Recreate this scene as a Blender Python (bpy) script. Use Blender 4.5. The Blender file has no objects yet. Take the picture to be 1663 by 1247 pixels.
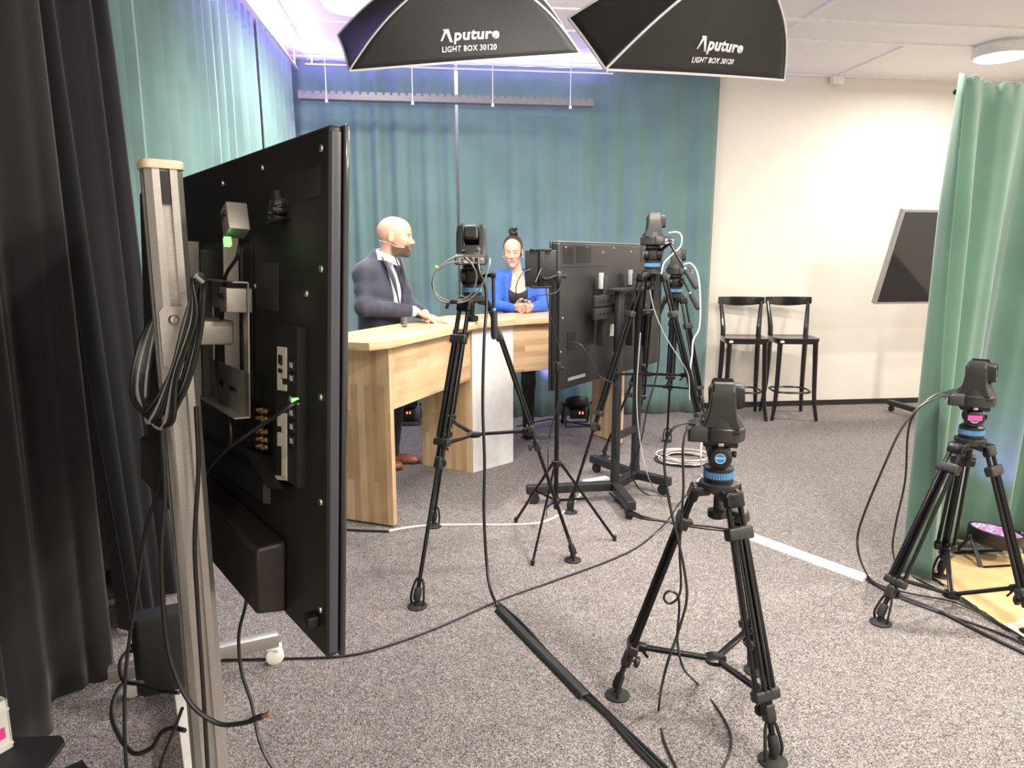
import bpy, bmesh, math, random
import numpy as np
from mathutils import Vector, Matrix, Euler

# ---------------------------------------------------------------- camera
S = bpy.context.scene
COL = S.collection
CAMH, FPX, PITCH = 1.55, 1150.0, math.radians(10.03)
cp, sp = math.cos(PITCH), math.sin(PITCH)
cam = bpy.data.cameras.new('camera')
cam.sensor_fit = 'HORIZONTAL'
cam.sensor_width = 36.0
cam.lens = 36.0 * FPX / 1663.0
cam.clip_start = 0.05
camo = bpy.data.objects.new('camera', cam)
camo.location = (0, 0, CAMH)
camo.rotation_euler = (math.radians(90) - PITCH, 0, 0)
COL.objects.link(camo)
S.camera = camo

# ---------------------------------------------------------------- view + world
S.view_settings.view_transform = 'Standard'
S.view_settings.look = 'None'
S.view_settings.gamma = 1.0
S.view_settings.use_curve_mapping = False
S.view_settings.exposure = 0.62
S.cycles.max_bounces = 8
S.cycles.diffuse_bounces = 5
S.cycles.sample_clamp_indirect = 6.0
S.cycles.use_denoising = True
w = bpy.data.worlds.new('world')
S.world = w
w.use_nodes = True
w.node_tree.nodes['Background'].inputs[0].default_value = (0.6, 0.65, 0.75, 1)
w.node_tree.nodes['Background'].inputs[1].default_value = 0.1

# room frame: u runs along the far wall, v away from the camera
YAW = math.radians(6.9)
def UV(u, v, z=0.0):
    return Vector((u * math.cos(YAW) - v * math.sin(YAW), u * math.sin(YAW) + v * math.cos(YAW), z))
CEIL = 3.33

def lamp(name, kind, loc, energy, color=(1, 1, 1), size=0.3, size_y=None, target=None, rot=None, spread=None, angle=None):
    l = bpy.data.lights.new(name, kind)
    l.energy = energy
    l.color = color
    if kind == 'AREA':
        l.size = size
        if size_y:
            l.shape = 'RECTANGLE'; l.size_y = size_y
        else:
            l.shape = 'DISK'
        if spread: l.spread = math.radians(spread)
    elif kind == 'SPOT':
        l.spot_size = math.radians(angle or 90); l.spot_blend = 0.6; l.shadow_soft_size = size
    else:
        l.shadow_soft_size = size
    o = bpy.data.objects.new(name, l)
    o.location = loc
    if target is not None:
        o.rotation_euler = (Vector(target) - Vector(loc)).to_track_quat('-Z', 'Y').to_euler()
    if rot is not None:
        o.rotation_euler = rot
    COL.objects.link(o)
    return o

# ceiling lamps: (u, v) of every round lamp of the room
LAMPS = [(-0.45, 5.25), (4.88, 5.85), (2.0, 3.6), (4.6, 2.9), (2.0, 0.9), (4.6, 0.2), (-0.4, -0.9), (2.0, -1.6)]
LAMP_POWER = [30, 40, 72, 78, 84, 90, 26, 60]
for (u, v), e in zip(LAMPS, LAMP_POWER):
    lamp('ceiling_lamp_light', 'AREA', UV(u, v, CEIL - 0.125), e, (1.0, 0.93, 0.82), 0.36, rot=(0, 0, 0))

# violet light strips hidden above the curtain heads, and the coloured floor spots
def strip(p0, p1, inward, energy, col, up=.87):
    """a thin LED strip from p0 to p1, throwing up and inward on the ceiling"""
    c = (p0 + p1) / 2; x_ = (p1 - p0).normalized(); n_ = (inward.normalized() * math.sqrt(1 - up * up) + Vector((0, 0, up))).normalized()
    o = lamp('violet_strip_light', 'AREA', c, energy, col, (p1 - p0).length, 0.03)
    z_ = -n_; y_ = z_.cross(x_); o.rotation_euler = Matrix((x_, y_, z_)).transposed().to_euler()
STRIPS = [(UV(-1.10, 4.0, CEIL - .17), UV(-1.04, 6.6, CEIL - .17), UV(1, 0)), (UV(-1.0, 6.72, CEIL - .10), UV(1.75, 6.72, CEIL - .10), -UV(0, 1))]
strip(*STRIPS[0], 20, (0.46, 0.26, 1.0)); strip(*STRIPS[1], 9, (0.50, 0.34, 1.0))
lamp('violet_strip_light', 'AREA', UV(0.4, 6.95, CEIL - 0.05), 16, (0.80, 0.72, 1.0), 3.0, 0.04, rot=(0, 0, YAW))
# ---------------------------------------------------------------- photo geometry
def ray(px, py):
    a = (px - 831.5) / FPX; b = (py - 623.5) / FPX
    return Vector((a, cp - b * sp, -sp - b * cp))
def G(px, py, z=0.0):
    d = ray(px, py); t = (z - CAMH) / d.z
    return Vector((d.x * t, d.y * t, z))
def P(px, py, y):
    d = ray(px, py); t = y / d.y
    return Vector((d.x * t, y, CAMH + d.z * t))

# ---------------------------------------------------------------- naming helpers
RM = {}
def thing(name, label, cat, loc=(0, 0, 0), rot=(0, 0, 0), group=None):
    o = bpy.data.objects.new(name, None)
    o.empty_display_size = 0.1
    COL.objects.link(o)
    if isinstance(rot, (int, float)): rot = (0, 0, rot)
    o.location = loc; o.rotation_euler = rot
    o['label'] = label; o['category'] = cat
    if group: o['group'] = group
    RM[o] = Matrix.Translation(Vector(loc)) @ Euler(rot).to_matrix().to_4x4()
    return o
def tag(o, label, cat, group=None, kind=None):
    if label: o['label'] = label
    if cat: o['category'] = cat
    if group: o['group'] = group
    if kind: o['kind'] = kind
    return o

# ---------------------------------------------------------------- materials
MATS = {}
def mat(name, col, rough=0.5, metal=0.0, emit=None, es=0.0, noise=0.0, nscale=20.0, bump=0.0, bscale=200.0, spec=0.5, stretch=None, sheen=0.0, trans=0.0, coat=0.0, flat2=None):
    if name in MATS: return MATS[name]
    m = bpy.data.materials.new(name); m.use_nodes = True
    nt = m.node_tree; N = nt.nodes; L = nt.links
    b = N['Principled BSDF']
    b.inputs['Base Color'].default_value = (*col, 1)
    b.inputs['Roughness'].default_value = rough
    b.inputs['Metallic'].default_value = metal
    b.inputs['Specular IOR Level'].default_value = spec
    if sheen: b.inputs['Sheen Weight'].default_value = sheen
    if trans: b.inputs['Transmission Weight'].default_value = trans
    if coat: b.inputs['Coat Weight'].default_value = coat
    if emit:
        b.inputs['Emission Color'].default_value = (*emit, 1)
        b.inputs['Emission Strength'].default_value = es
    tc = N.new('ShaderNodeTexCoord')
    vec = tc.outputs['Object']
    if stretch:
        mp = N.new('ShaderNodeMapping'); mp.inputs['Scale'].default_value = stretch
        L.new(vec, mp.inputs['Vector']); vec = mp.outputs['Vector']
    n = N.new('ShaderNodeTexNoise'); n.inputs['Scale'].default_value = nscale; n.inputs['Detail'].default_value = 4
    L.new(vec, n.inputs['Vector'])
    r = N.new('ShaderNodeValToRGB')
    k = noise if noise else 0.06
    c2 = flat2 or tuple(min(1, c * (1 + k)) for c in col)
    r.color_ramp.elements[0].position = 0.3; r.color_ramp.elements[1].position = 0.7
    r.color_ramp.elements[0].color = (*[c * (1 - k) for c in col], 1)
    r.color_ramp.elements[1].color = (*c2, 1)
    L.new(n.outputs['Fac'], r.inputs['Fac']); L.new(r.outputs['Color'], b.inputs['Base Color'])
    if bump:
        n2 = N.new('ShaderNodeTexNoise'); n2.inputs['Scale'].default_value = bscale; n2.inputs['Detail'].default_value = 3
        L.new(vec, n2.inputs['Vector'])
        bp = N.new('ShaderNodeBump'); bp.inputs['Strength'].default_value = bump; bp.inputs['Distance'].default_value = 0.002
        L.new(n2.outputs['Fac'], bp.inputs['Height']); L.new(bp.outputs['Normal'], b.inputs['Normal'])
    MATS[name] = m
    return m

def emat(name, col, es):
    m = bpy.data.materials.new(name); m.use_nodes = True
    b = m.node_tree.nodes['Principled BSDF']
    b.inputs['Base Color'].default_value = (*col, 1)
    b.inputs['Emission Color'].default_value = (*col, 1)
    b.inputs['Emission Strength'].default_value = es
    return m

def carpet_mat():
    m = bpy.data.materials.new('carpet'); m.use_nodes = True
    nt = m.node_tree; N = nt.nodes; L = nt.links; b = N['Principled BSDF']
    b.inputs['Roughness'].default_value = 0.95; b.inputs['Specular IOR Level'].default_value = 0.15
    tc = N.new('ShaderNodeTexCoord')
    v = N.new('ShaderNodeTexVoronoi'); v.inputs['Scale'].default_value = 270
    L.new(tc.outputs['Object'], v.inputs['Vector'])
    sx = N.new('ShaderNodeSeparateColor'); L.new(v.outputs['Color'], sx.inputs['Color'])
    r = N.new('ShaderNodeValToRGB'); r.color_ramp.interpolation = 'LINEAR'
    e = r.color_ramp.elements
    e[0].position = 0.0; e[0].color = (0.060, 0.054, 0.054, 1)
    e[1].position = 1.0; e[1].color = (0.50, 0.47, 0.455, 1)
    for p_, c_ in ((0.25, (0.170, 0.157, 0.156, 1)), (0.5, (0.245, 0.226, 0.222, 1)), (0.75, (0.32, 0.297, 0.290, 1))):
        q = e.new(p_); q.color = c_
    L.new(sx.outputs[0], r.inputs['Fac'])
    n = N.new('ShaderNodeTexNoise'); n.inputs['Scale'].default_value = 26; n.inputs['Detail'].default_value = 6; n.inputs['Roughness'].default_value = 0.7
    L.new(tc.outputs['Object'], n.inputs['Vector'])
    r2 = N.new('ShaderNodeValToRGB'); r2.color_ramp.elements[0].position = 0.3; r2.color_ramp.elements[1].position = 0.7
    r2.color_ramp.elements[0].color = (0.72, 0.71, 0.73, 1); r2.color_ramp.elements[1].color = (1.0, 0.985, 0.97, 1)
    L.new(n.outputs['Fac'], r2.inputs['Fac'])
    mx = N.new('ShaderNodeMix'); mx.data_type = 'RGBA'; mx.blend_type = 'MULTIPLY'; mx.inputs['Factor'].default_value = 1
    L.new(r.outputs['Color'], mx.inputs['A']); L.new(r2.outputs['Color'], mx.inputs['B'])
    L.new(mx.outputs['Result'], b.inputs['Base Color'])
    bp = N.new('ShaderNodeBump'); bp.inputs['Strength'].default_value = 0.6; bp.inputs['Distance'].default_value = 0.004
    L.new(v.outputs['Distance'], bp.inputs['Height']); L.new(bp.outputs['Normal'], b.inputs['Normal'])
    return m

def wood_mat(name, c1, c2, c3, rot=0.0, roww=0.42, rowh=0.045):
    m = bpy.data.materials.new(name); m.use_nodes = True
    nt = m.node_tree; N = nt.nodes; L = nt.links; b = N['Principled BSDF']
    b.inputs['Roughness'].default_value = 0.42
    uv = N.new('ShaderNodeUVMap'); uv.uv_map = 'UVMap'
    br = N.new('ShaderNodeTexBrick'); br.offset = 0.37; br.squash = 1.0
    br.inputs['Scale'].default_value = 1.0; br.inputs['Mortar Size'].default_value = 0.0008
    br.inputs['Brick Width'].default_value = roww; br.inputs['Row Height'].default_value = rowh
    br.inputs['Color1'].default_value = (0, 0, 0, 1); br.inputs['Color2'].default_value = (1, 1, 1, 1)
    br.inputs['Mortar'].default_value = (0.5, 0.5, 0.5, 1)
    L.new(uv.outputs['UV'], br.inputs['Vector'])
    r = N.new('ShaderNodeValToRGB'); e = r.color_ramp.elements
    e[0].position = 0.0; e[0].color = (*c3, 1); e[1].position = 1.0; e[1].color = (*c1, 1)
    q = e.new(0.28); q.color = (*c2, 1); q = e.new(0.6); q.color = tuple([(x + y) / 2 for x, y in zip(c1, c2)] + [1])
    L.new(br.outputs['Color'], r.inputs['Fac'])
    mp = N.new('ShaderNodeMapping'); mp.inputs['Scale'].default_value = (3.0, 45.0, 1.0)
    L.new(uv.outputs['UV'], mp.inputs['Vector'])
    # shift the grain per stave
    ad = N.new('ShaderNodeVectorMath'); ad.operation = 'ADD'
    sc = N.new('ShaderNodeVectorMath'); sc.operation = 'SCALE'; sc.inputs['Scale'].default_value = 13.0
    L.new(br.outputs['Color'], sc.inputs[0]); L.new(mp.outputs['Vector'], ad.inputs[0]); L.new(sc.outputs[0], ad.inputs[1])
    n = N.new('ShaderNodeTexNoise'); n.inputs['Scale'].default_value = 1.0; n.inputs['Detail'].default_value = 6; n.inputs['Distortion'].default_value = 0.6
    L.new(ad.outputs[0], n.inputs['Vector'])
    r2 = N.new('ShaderNodeValToRGB'); r2.color_ramp.elements[0].position = 0.3; r2.color_ramp.elements[1].position = 0.75
    r2.color_ramp.elements[0].color = (0.80, 0.74, 0.66, 1); r2.color_ramp.elements[1].color = (1.0, 1.0, 1.0, 1)
    L.new(n.outputs['Fac'], r2.inputs['Fac'])
    mx = N.new('ShaderNodeMix'); mx.data_type = 'RGBA'; mx.blend_type = 'MULTIPLY'; mx.inputs['Factor'].default_value = 1
    L.new(r.outputs['Color'], mx.inputs['A']); L.new(r2.outputs['Color'], mx.inputs['B'])
    L.new(mx.outputs['Result'], b.inputs['Base Color'])
    return m

BLK = mat('black_satin_metal', (0.008, 0.008, 0.009), 0.38, 0.0, noise=0.2)
BLKG = mat('black_gloss_tube', (0.008, 0.008, 0.009), 0.22, 0.3)
PLA = mat('dark_grey_plastic', (0.020, 0.0195, 0.0195), 0.40, noise=0.08, bump=0.15, bscale=900)
PLB = mat('black_plastic', (0.008, 0.008, 0.0085), 0.45, noise=0.15)
RUB = mat('black_rubber', (0.012, 0.012, 0.012), 0.7)
CHR = mat('bright_steel', (0.6, 0.59, 0.57), 0.25, 1.0)
ALU = mat('brushed_aluminium', (0.45, 0.43, 0.41), 0.38, 0.75, stretch=(4, 4, 60), noise=0.12)
CABK = mat('black_cable_sheath', (0.012, 0.012, 0.012), 0.4)
CAWH = mat('white_cable_sheath', (0.72, 0.70, 0.66), 0.45)
CAGR = mat('grey_cable_sheath', (0.22, 0.22, 0.22), 0.45)
WHP = mat('white_plastic', (0.78, 0.77, 0.73), 0.4)
BLU = mat('blue_anodised_ring', (0.10, 0.27, 0.50), 0.35, 0.3)
GRN = emat('green_led', (0.15, 1.0, 0.12), 2.0)

# ---------------------------------------------------------------- mesh builder
def frame_of(d, up=Vector((0, 0, 1))):
    z = Vector(d).normalized()
    if abs(z.dot(up)) > 0.98: up = Vector((0, 1, 0))
    x = up.cross(z).normalized(); y = z.cross(x)
    return x, y, z

class MB:
    def __init__(s):
        s.v = []; s.f = []; s.m = []; s.mi = 0; s.sm = []
    def add(s, vs, fs, smooth=True):
        o = len(s.v); s.v += [Vector(q) for q in vs]
        for f in fs:
            s.f.append([i + o for i in f]); s.m.append(s.mi); s.sm.append(smooth)
        return s
    def box(s, c, size, R=None, bev=0.0):
        c = Vector(c); hx, hy, hz = [q / 2 for q in size]
        if bev > 0:
            bm = bmesh.new(); bmesh.ops.create_cube(bm, size=1)
            for v in bm.verts: v.co = Vector((v.co.x * size[0], v.co.y * size[1], v.co.z * size[2]))
            bmesh.ops.bevel(bm, geom=bm.edges[:], offset=min(bev, min(size) * 0.45), segments=3, profile=0.5, affect='EDGES')
            return s.addbm(bm, c, R)
        vs = [Vector((x, y, z)) for x in (-hx, hx) for y in (-hy, hy) for z in (-hz, hz)]
        if R is not None: vs = [R @ q for q in vs]
        return s.add([c + q for q in vs], [(0, 1, 3, 2), (4, 6, 7, 5), (0, 4, 5, 1), (2, 3, 7, 6), (0, 2, 6, 4), (1, 5, 7, 3)], False)
    def addbm(s, bm, c=Vector((0, 0, 0)), R=None):
        bm.verts.ensure_lookup_table()
        vs = [(R @ v.co if R is not None else v.co.copy()) + Vector(c) for v in bm.verts]
        fs = [[v.index for v in f.verts] for f in bm.faces]
        bm.free()
        return s.add(vs, fs)
    def bar(s, a, b, wx, wy, up=Vector((0, 0, 1)), bev=0.0):
        """a square bar from a to b, wx across (level), wy the other way"""
        a = Vector(a); b = Vector(b); x, y, z = frame_of(b - a, up)
        R = Matrix((x, y, z)).transposed()
        return s.box((a + b) / 2, (wx, wy, (b - a).length), R, bev)
    def tube(s, a, b, r0, r1=None, n=12, cap=True):
        r1 = r0 if r1 is None else r1
        a = Vector(a); b = Vector(b); x, y, z = frame_of(b - a)
        vs = []
        for p_, r in ((a, r0), (b, r1)):
            for i in range(n):
                t = 2 * math.pi * i / n; vs.append(p_ + x * (r * math.cos(t)) + y * (r * math.sin(t)))
        fs = [(i, (i + 1) % n, n + (i + 1) % n, n + i) for i in range(n)]
        if cap: fs += [tuple(range(n))[::-1], tuple(range(n, 2 * n))]
        return s.add(vs, fs)
    def lathe(s, prof, o=(0, 0, 0), axis=(0, 0, 1), n=24, cap=True, sq=None):
        """prof: list of (radius, height)"""
        o = Vector(o); x, y, z = frame_of(axis); vs = []
        for r, h in prof:
            for i in range(n):
                t = 2 * math.pi * i / n
                vs.append(o + x * (r * math.cos(t)) + y * (r * math.sin(t)) + z * h)
        fs = []
        for k in range(len(prof) - 1):
            for i in range(n):
                fs.append((k * n + i, k * n + (i + 1) % n, (k + 1) * n + (i + 1) % n, (k + 1) * n + i))
        if cap: fs += [tuple(range(n))[::-1], tuple(range((len(prof) - 1) * n, len(prof) * n))]
        return s.add(vs, fs)
    def path(s, pts, r, n=8, cap=True, rr=None):
        pts = [Vector(q) for q in pts]
        m = len(pts); vs = []; up = Vector((0, 0, 1)); px_ = None
        for k in range(m):
            d = (pts[min(k + 1, m - 1)] - pts[max(k - 1, 0)])
            if d.length < 1e-9: d = Vector((0, 0, 1))
            d.normalize()
            if px_ is None:
                x, y, _ = frame_of(d)
            else:
                x = (px_ - d * px_.dot(d))
                if x.length < 1e-6: x = frame_of(d)[0]
                x.normalize(); y = d.cross(x)
            px_ = x
            q = rr[k] if rr else r
            for i in range(n):
                t = 2 * math.pi * i / n; vs.append(pts[k] + x * (q * math.cos(t)) + y * (q * math.sin(t)))
        fs = []
        for k in range(m - 1):
            for i in range(n):
                fs.append((k * n + i, k * n + (i + 1) % n, (k + 1) * n + (i + 1) % n, (k + 1) * n + i))
        if cap: fs += [tuple(range(n))[::-1], tuple(range((m - 1) * n, m * n))]
        return s.add(vs, fs)
    def rings(s, rings, cap=True, smooth=True):
        n = len(rings[0]); vs = [q for r in rings for q in r]; fs = []
        for k in range(len(rings) - 1):
            for i in range(n):
                fs.append((k * n + i, k * n + (i + 1) % n, (k + 1) * n + (i + 1) % n, (k + 1) * n + i))
        if cap: fs += [tuple(range(n))[::-1], tuple(range((len(rings) - 1) * n, len(rings) * n))]
        return s.add(vs, fs, smooth)
    def prism(s, poly, o, ax, ay, az, h, smooth=False):
        o = Vector(o); n = len(poly); ax = Vector(ax); ay = Vector(ay); az = Vector(az)
        vs = [o + ax * a + ay * b for a, b in poly] + [o + ax * a + ay * b + az * h for a, b in poly]
        fs = [tuple(range(n))[::-1], tuple(range(n, 2 * n))] + [(i, (i + 1) % n, n + (i + 1) % n, n + i) for i in range(n)]
        return s.add(vs, fs, smooth)
    def grid(s, rows, close=False):
        h = len(rows); wd = len(rows[0]); vs = [q for r in rows for q in r]; fs = []
        for i in range(h - 1):
            for j in range(wd - 1):
                fs.append((i * wd + j, i * wd + j + 1, (i + 1) * wd + j + 1, (i + 1) * wd + j))
        return s.add(vs, fs)
    def build(s, name, m, parent=None, world=False, grain=None, sharp=35, solid=None, bevel=None):
        """verts are in the parent's frame, or in world space with world=True"""
        M = RM[parent] if parent is not None else Matrix.Identity(4)
        vs = s.v; loc = None
        if parent is not None and world:
            Mi = M.inverted(); vs = [Mi @ q for q in vs]
        uvw = None
        if parent is None:
            a = np.array([tuple(q) for q in vs]); lo = a.min(0); hi = a.max(0)
            loc = Vector(((lo[0] + hi[0]) / 2, (lo[1] + hi[1]) / 2, lo[2]))
            vs = [q - loc for q in vs]
        me = bpy.data.meshes.new(name)
        me.from_pydata([tuple(q) for q in vs], [], s.f)
        ms = m if isinstance(m, (list, tuple)) else [m]
        for q in ms: me.materials.append(q)
        if len(ms) > 1: me.polygons.foreach_set('material_index', s.m)
        bm = bmesh.new(); bm.from_mesh(me); bmesh.ops.recalc_face_normals(bm, faces=bm.faces[:]); bm.to_mesh(me); bm.free()
        me.polygons.foreach_set('use_smooth', [True] * len(me.polygons))
        me.set_sharp_from_angle(angle=math.radians(sharp))
        if grain is not None:
            g = Vector(grain).normalized(); uvl = me.uv_layers.new(name='UVMap')
            for p_ in me.polygons:
                nn = p_.normal; gg = g - nn * g.dot(nn)
                if gg.length < 0.3: gg = frame_of(nn)[0]
                gg = gg.normalized(); hh = nn.cross(gg)
                for li in p_.loop_indices:
                    co = me.vertices[me.loops[li].vertex_index].co
                    uvl.data[li].uv = (co.dot(gg), co.dot(hh))
        o = bpy.data.objects.new(name, me); COL.objects.link(o)
        if parent is not None:
            o.parent = parent; RM[o] = M
        else:
            o.location = loc; RM[o] = Matrix.Translation(loc)
        if solid:
            md = o.modifiers.new('thickness', 'SOLIDIFY'); md.thickness = solid; md.offset = 0
        if bevel:
            md = o.modifiers.new('bevel', 'BEVEL'); md.width = bevel; md.segments = 2; md.limit_method = 'ANGLE'
        return o

def catmull(pts, k=8):
    pts = [Vector(q) for q in pts]
    if len(pts) < 3: return pts
    q = [pts[0] * 2 - pts[1]] + pts + [pts[-1] * 2 - pts[-2]]
    out = []
    for i in range(1, len(q) - 2):
        a, b, c, d = q[i - 1], q[i], q[i + 1], q[i + 2]
        for j in range(k):
            t = j / k
            out.append(0.5 * ((2 * b) + (c - a) * t + (2 * a - 5 * b + 4 * c - d) * t * t + (3 * b - a - 3 * c + d) * t ** 3))
    out.append(pts[-1])
    return out

def rrect(wx, wy, r, n=4, c=(0, 0)):
    """rounded rectangle outline in 2D"""
    out = []; r = min(r, wx / 2 - 1e-4, wy / 2 - 1e-4)
    for cx, cy, a0 in ((wx / 2 - r, wy / 2 - r, 0), (-wx / 2 + r, wy / 2 - r, 90), (-wx / 2 + r, -wy / 2 + r, 180), (wx / 2 - r, -wy / 2 + r, 270)):
        for i in range(n + 1):
            t = math.radians(a0 + 90 * i / n)
            out.append((c[0] + cx + r * math.cos(t), c[1] + cy + r * math.sin(t)))
    return out

def text_mesh(txt, size, bold=0.0, shear=0.0, spacing=1.0):
    """outlined letters as (verts2d, faces), left aligned on the baseline"""
    cu = bpy.data.curves.new('t', 'FONT'); cu.body = txt; cu.size = size; cu.offset = bold; cu.shear = shear; cu.space_character = spacing
    cu.resolution_u = 3; cu.dimensions = '2D'; cu.fill_mode = 'BOTH'
    o = bpy.data.objects.new('t', cu); COL.objects.link(o)
    dg = bpy.context.evaluated_depsgraph_get(); dg.update()
    me = o.evaluated_get(dg).to_mesh()
    vs = [(v.co.x, v.co.y) for v in me.vertices]; fs = [list(p_.vertices) for p_ in me.polygons]
    o.evaluated_get(dg).to_mesh_clear()
    bpy.data.objects.remove(o); bpy.data.curves.remove(cu)
    return vs, fs

def cable(name, label, pts, r, m, k=8, group=None, cat='cable'):
    b = MB(); b.path(catmull(pts, k), r, 7)
    return tag(b.build(name, m), label, cat, group)

# ---------------------------------------------------------------- room shell
def struct(name, b, m, parent=None, **kw):
    o = b.build(name, m, parent, **kw)
    o['kind'] = 'structure'
    return o
U0, U1, V0, V1 = -1.62, 6.2, -2.6, 7.02
WALLM = mat('warm_white_painted_wall', (0.74, 0.70, 0.64), 0.7, noise=0.015, nscale=3, bump=0.08, bscale=300)
CEILM = mat('white_ceiling_tile', (0.82, 0.80, 0.82), 0.8, noise=0.01, nscale=8)
BARM = mat('white_ceiling_bar', (0.82, 0.80, 0.79), 0.5)
def slab(u0, u1, v0, v1, z0, z1):
    b = MB(); c = UV((u0 + u1) / 2, (v0 + v1) / 2, (z0 + z1) / 2)
    return b.box(c, (u1 - u0, v1 - v0, z1 - z0), Matrix.Rotation(YAW, 3, 'Z'))
struct('floor', slab(U0 - .1, U1 + .1, V0 - .1, V1 + .1, -0.1, 0.0), carpet_mat())
struct('ceiling', slab(U0 - .1, U1 + .1, V0 - .1, V1 + .1, CEIL, CEIL + .1), CEILM)
struct('wall_back', slab(U0 - .1, U1 + .1, V1, V1 + .1, 0.0, CEIL), WALLM)
struct('wall_left', slab(U0 - .1, U0, V0, V1, 0.0, CEIL), WALLM)
struct('wall_right', slab(U1, U1 + .1, V0, V1, 0.0, CEIL), WALLM)
struct('wall_front', slab(U0 - .1, U1 + .1, V0 - .1, V0, 0.0, CEIL), WALLM)
BASEM = mat('black_baseboard', (0.015, 0.015, 0.016), 0.5)
struct('baseboard_back', slab(U0, U1, V1 - 0.015, V1, 0.0, 0.055), BASEM)
# ceiling joints: bars along the room and across it
R7 = Matrix.Rotation(YAW, 3, 'Z')
def ubar(n, v, w_=0.045):
    b = MB(); b.box(UV((U0 + U1) / 2, v, CEIL - 0.006), (U1 - U0, w_, 0.012), R7); struct('trim_%d' % n, b, BARM)
def vbar(n, u, v0, v1, w_=0.04):
    b = MB(); b.box(UV(u, (v0 + v1) / 2, CEIL - 0.007), (w_, v1 - v0, 0.014), R7); struct('trim_%d' % n, b, BARM)
ubar(1, 5.92); ubar(2, 5.43); ubar(3, 3.6); ubar(4, 1.8); ubar(5, 6.99, 0.06)
vbar(6, -1.0, 3.6, 7.0); vbar(7, 0.48, 3.6, 5.43); vbar(8, 1.68, 3.6, 7.0); vbar(9, 2.88, 3.6, 5.92); vbar(10, 4.08, 5.92, 7.0); vbar(11, 5.28, 3.6, 5.43)
# small bracket where the bar meets the wall
b = MB(); b.box(UV(4.08, 6.97, CEIL - 0.04), (0.12, 0.07, 0.08), R7, 0.008)
struct('trim_12', b, BARM)

# round ceiling lamps
LD = emat('lamp_diffuser', (1.0, 0.88, 0.68), 7.0)
for i, (u, v) in enumerate(LAMPS[:2]):
    lab = ('round flat ceiling lamp partly hidden by the wide softbox with upright logo', 'round flat ceiling lamp glowing above the green curtain by the wall screen')[i]
    t = thing('ceiling_lamp', lab, 'ceiling lamp', UV(u, v, CEIL))
    b = MB(); b.lathe([(0.20, 0), (0.215, -0.02), (0.215, -0.085), (0.205, -0.10), (0.19, -0.10)], n=40, cap=False); b.build('rim', WHP, t)
    b = MB(); b.lathe([(0.19, -0.085), (0.19, -0.105), (0.12, -0.112), (0.01, -0.114)], n=40); b.build('diffuser', LD, t)

# ---------------------------------------------------------------- curtains
def cloth_mat(name, col, sheen=0.3, k=0.1):
    return mat(name, col, 0.85, noise=k, nscale=2.5, bump=0.25, bscale=1400, spec=0.2, sheen=sheen)
TEAL = cloth_mat('teal_curtain_cloth', (0.118, 0.205, 0.203))
TEAL2 = cloth_mat('pale_teal_curtain_cloth', (0.19, 0.305, 0.30))
GREEN = cloth_mat('green_curtain_cloth', (0.095, 0.180, 0.135))
BLACKC = cloth_mat('black_curtain_cloth', (0.012, 0.012, 0.015), 0.08)
CHARC = cloth_mat('charcoal_curtain_cloth', (0.019, 0.018, 0.020), 0.12)

def wavefn(kind, rnd, wl):
    ph = [rnd.uniform(0, 6.28) for _ in range(6)]
    def f(s, t):
        if kind == 'pleat':      # even flat pleats with a crisp return
            x = (s / wl + 0.06 * math.sin(s * 3 + ph[0])) % 1.0
            a = x / 0.82 if x < 0.82 else (1 - x) / 0.18
            return a * 2 - 1
        y = math.sin(2 * math.pi * s / wl + 1.1 * math.sin(2 * math.pi * s / (wl * 3.7) + ph[1]) + 0.35 * math.sin(3 * t + ph[3]))
        y = math.copysign(abs(y) ** 0.8, y)
        y2 = math.sin(2 * math.pi * s / (wl * 0.43) + ph[2] + 0.8 * math.sin(2 * t + ph[4]))
        m_ = 0.75 + 0.25 * math.sin(2 * math.pi * s / (wl * 5.1) + ph[5])
        return m_ * (y * 0.85 + y2 * 0.2 * (0.4 + t))
    return f

def curtain(name, label, top, bot, z1, z0, m, kind='soft', wl=0.2, amp=0.05, seed=1, rows=18, step=0.012, group=None, ztop=None, hem=True, flare=0.3):
    """top / bot: world xy polylines of the heading and the hem"""
    rnd = random.Random(seed)
    tp = catmull([Vector((*q[:2], 0)) for q in top], 12); bp = catmull([Vector((*q[:2], 0)) for q in bot], 12)
    def arc(pl):
        L = [0]
        for i in range(1, len(pl)): L.append(L[-1] + (pl[i] - pl[i - 1]).length)
        return L
    def samp(pl, L, s):
        x = s * L[-1]; i = 1
        while i < len(L) - 1 and L[i] < x: i += 1
        t = (x - L[i - 1]) / max(1e-9, L[i] - L[i - 1]); d = (pl[i] - pl[i - 1]).normalized()
        return pl[i - 1].lerp(pl[i], t), Vector((-d.y, d.x, 0))
    LT, LB = arc(tp), arc(bp); n = int(LT[-1] / step); f = wavefn(kind, rnd, wl)
    R = []
    for j in range(rows + 1):
        t = j / rows; row = []
        for i in range(n + 1):
            s = i / n
            a, na = samp(tp, LT, s); b_, nb = samp(bp, LB, s)
            p_ = a.lerp(b_, t); nn = na.lerp(nb, t).normalized()
            am = amp * (0.55 + 0.45 * min(1, t * 4)) * (1 + flare * t)
            off = am * f(s * LT[-1], t)
            zt = z1 if ztop is None else z1 + ztop(s * LT[-1])
            z = zt + (z0 - zt) * t
            row.append(Vector((p_.x + nn.x * off, p_.y + nn.y * off, z)))
        R.append(row)
    b = MB(); b.grid(R)
    o = b.build(name, m, solid=0.003, sharp=60 if kind != 'pleat' else 50)
    return tag(o, label, 'curtain', group)

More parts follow.
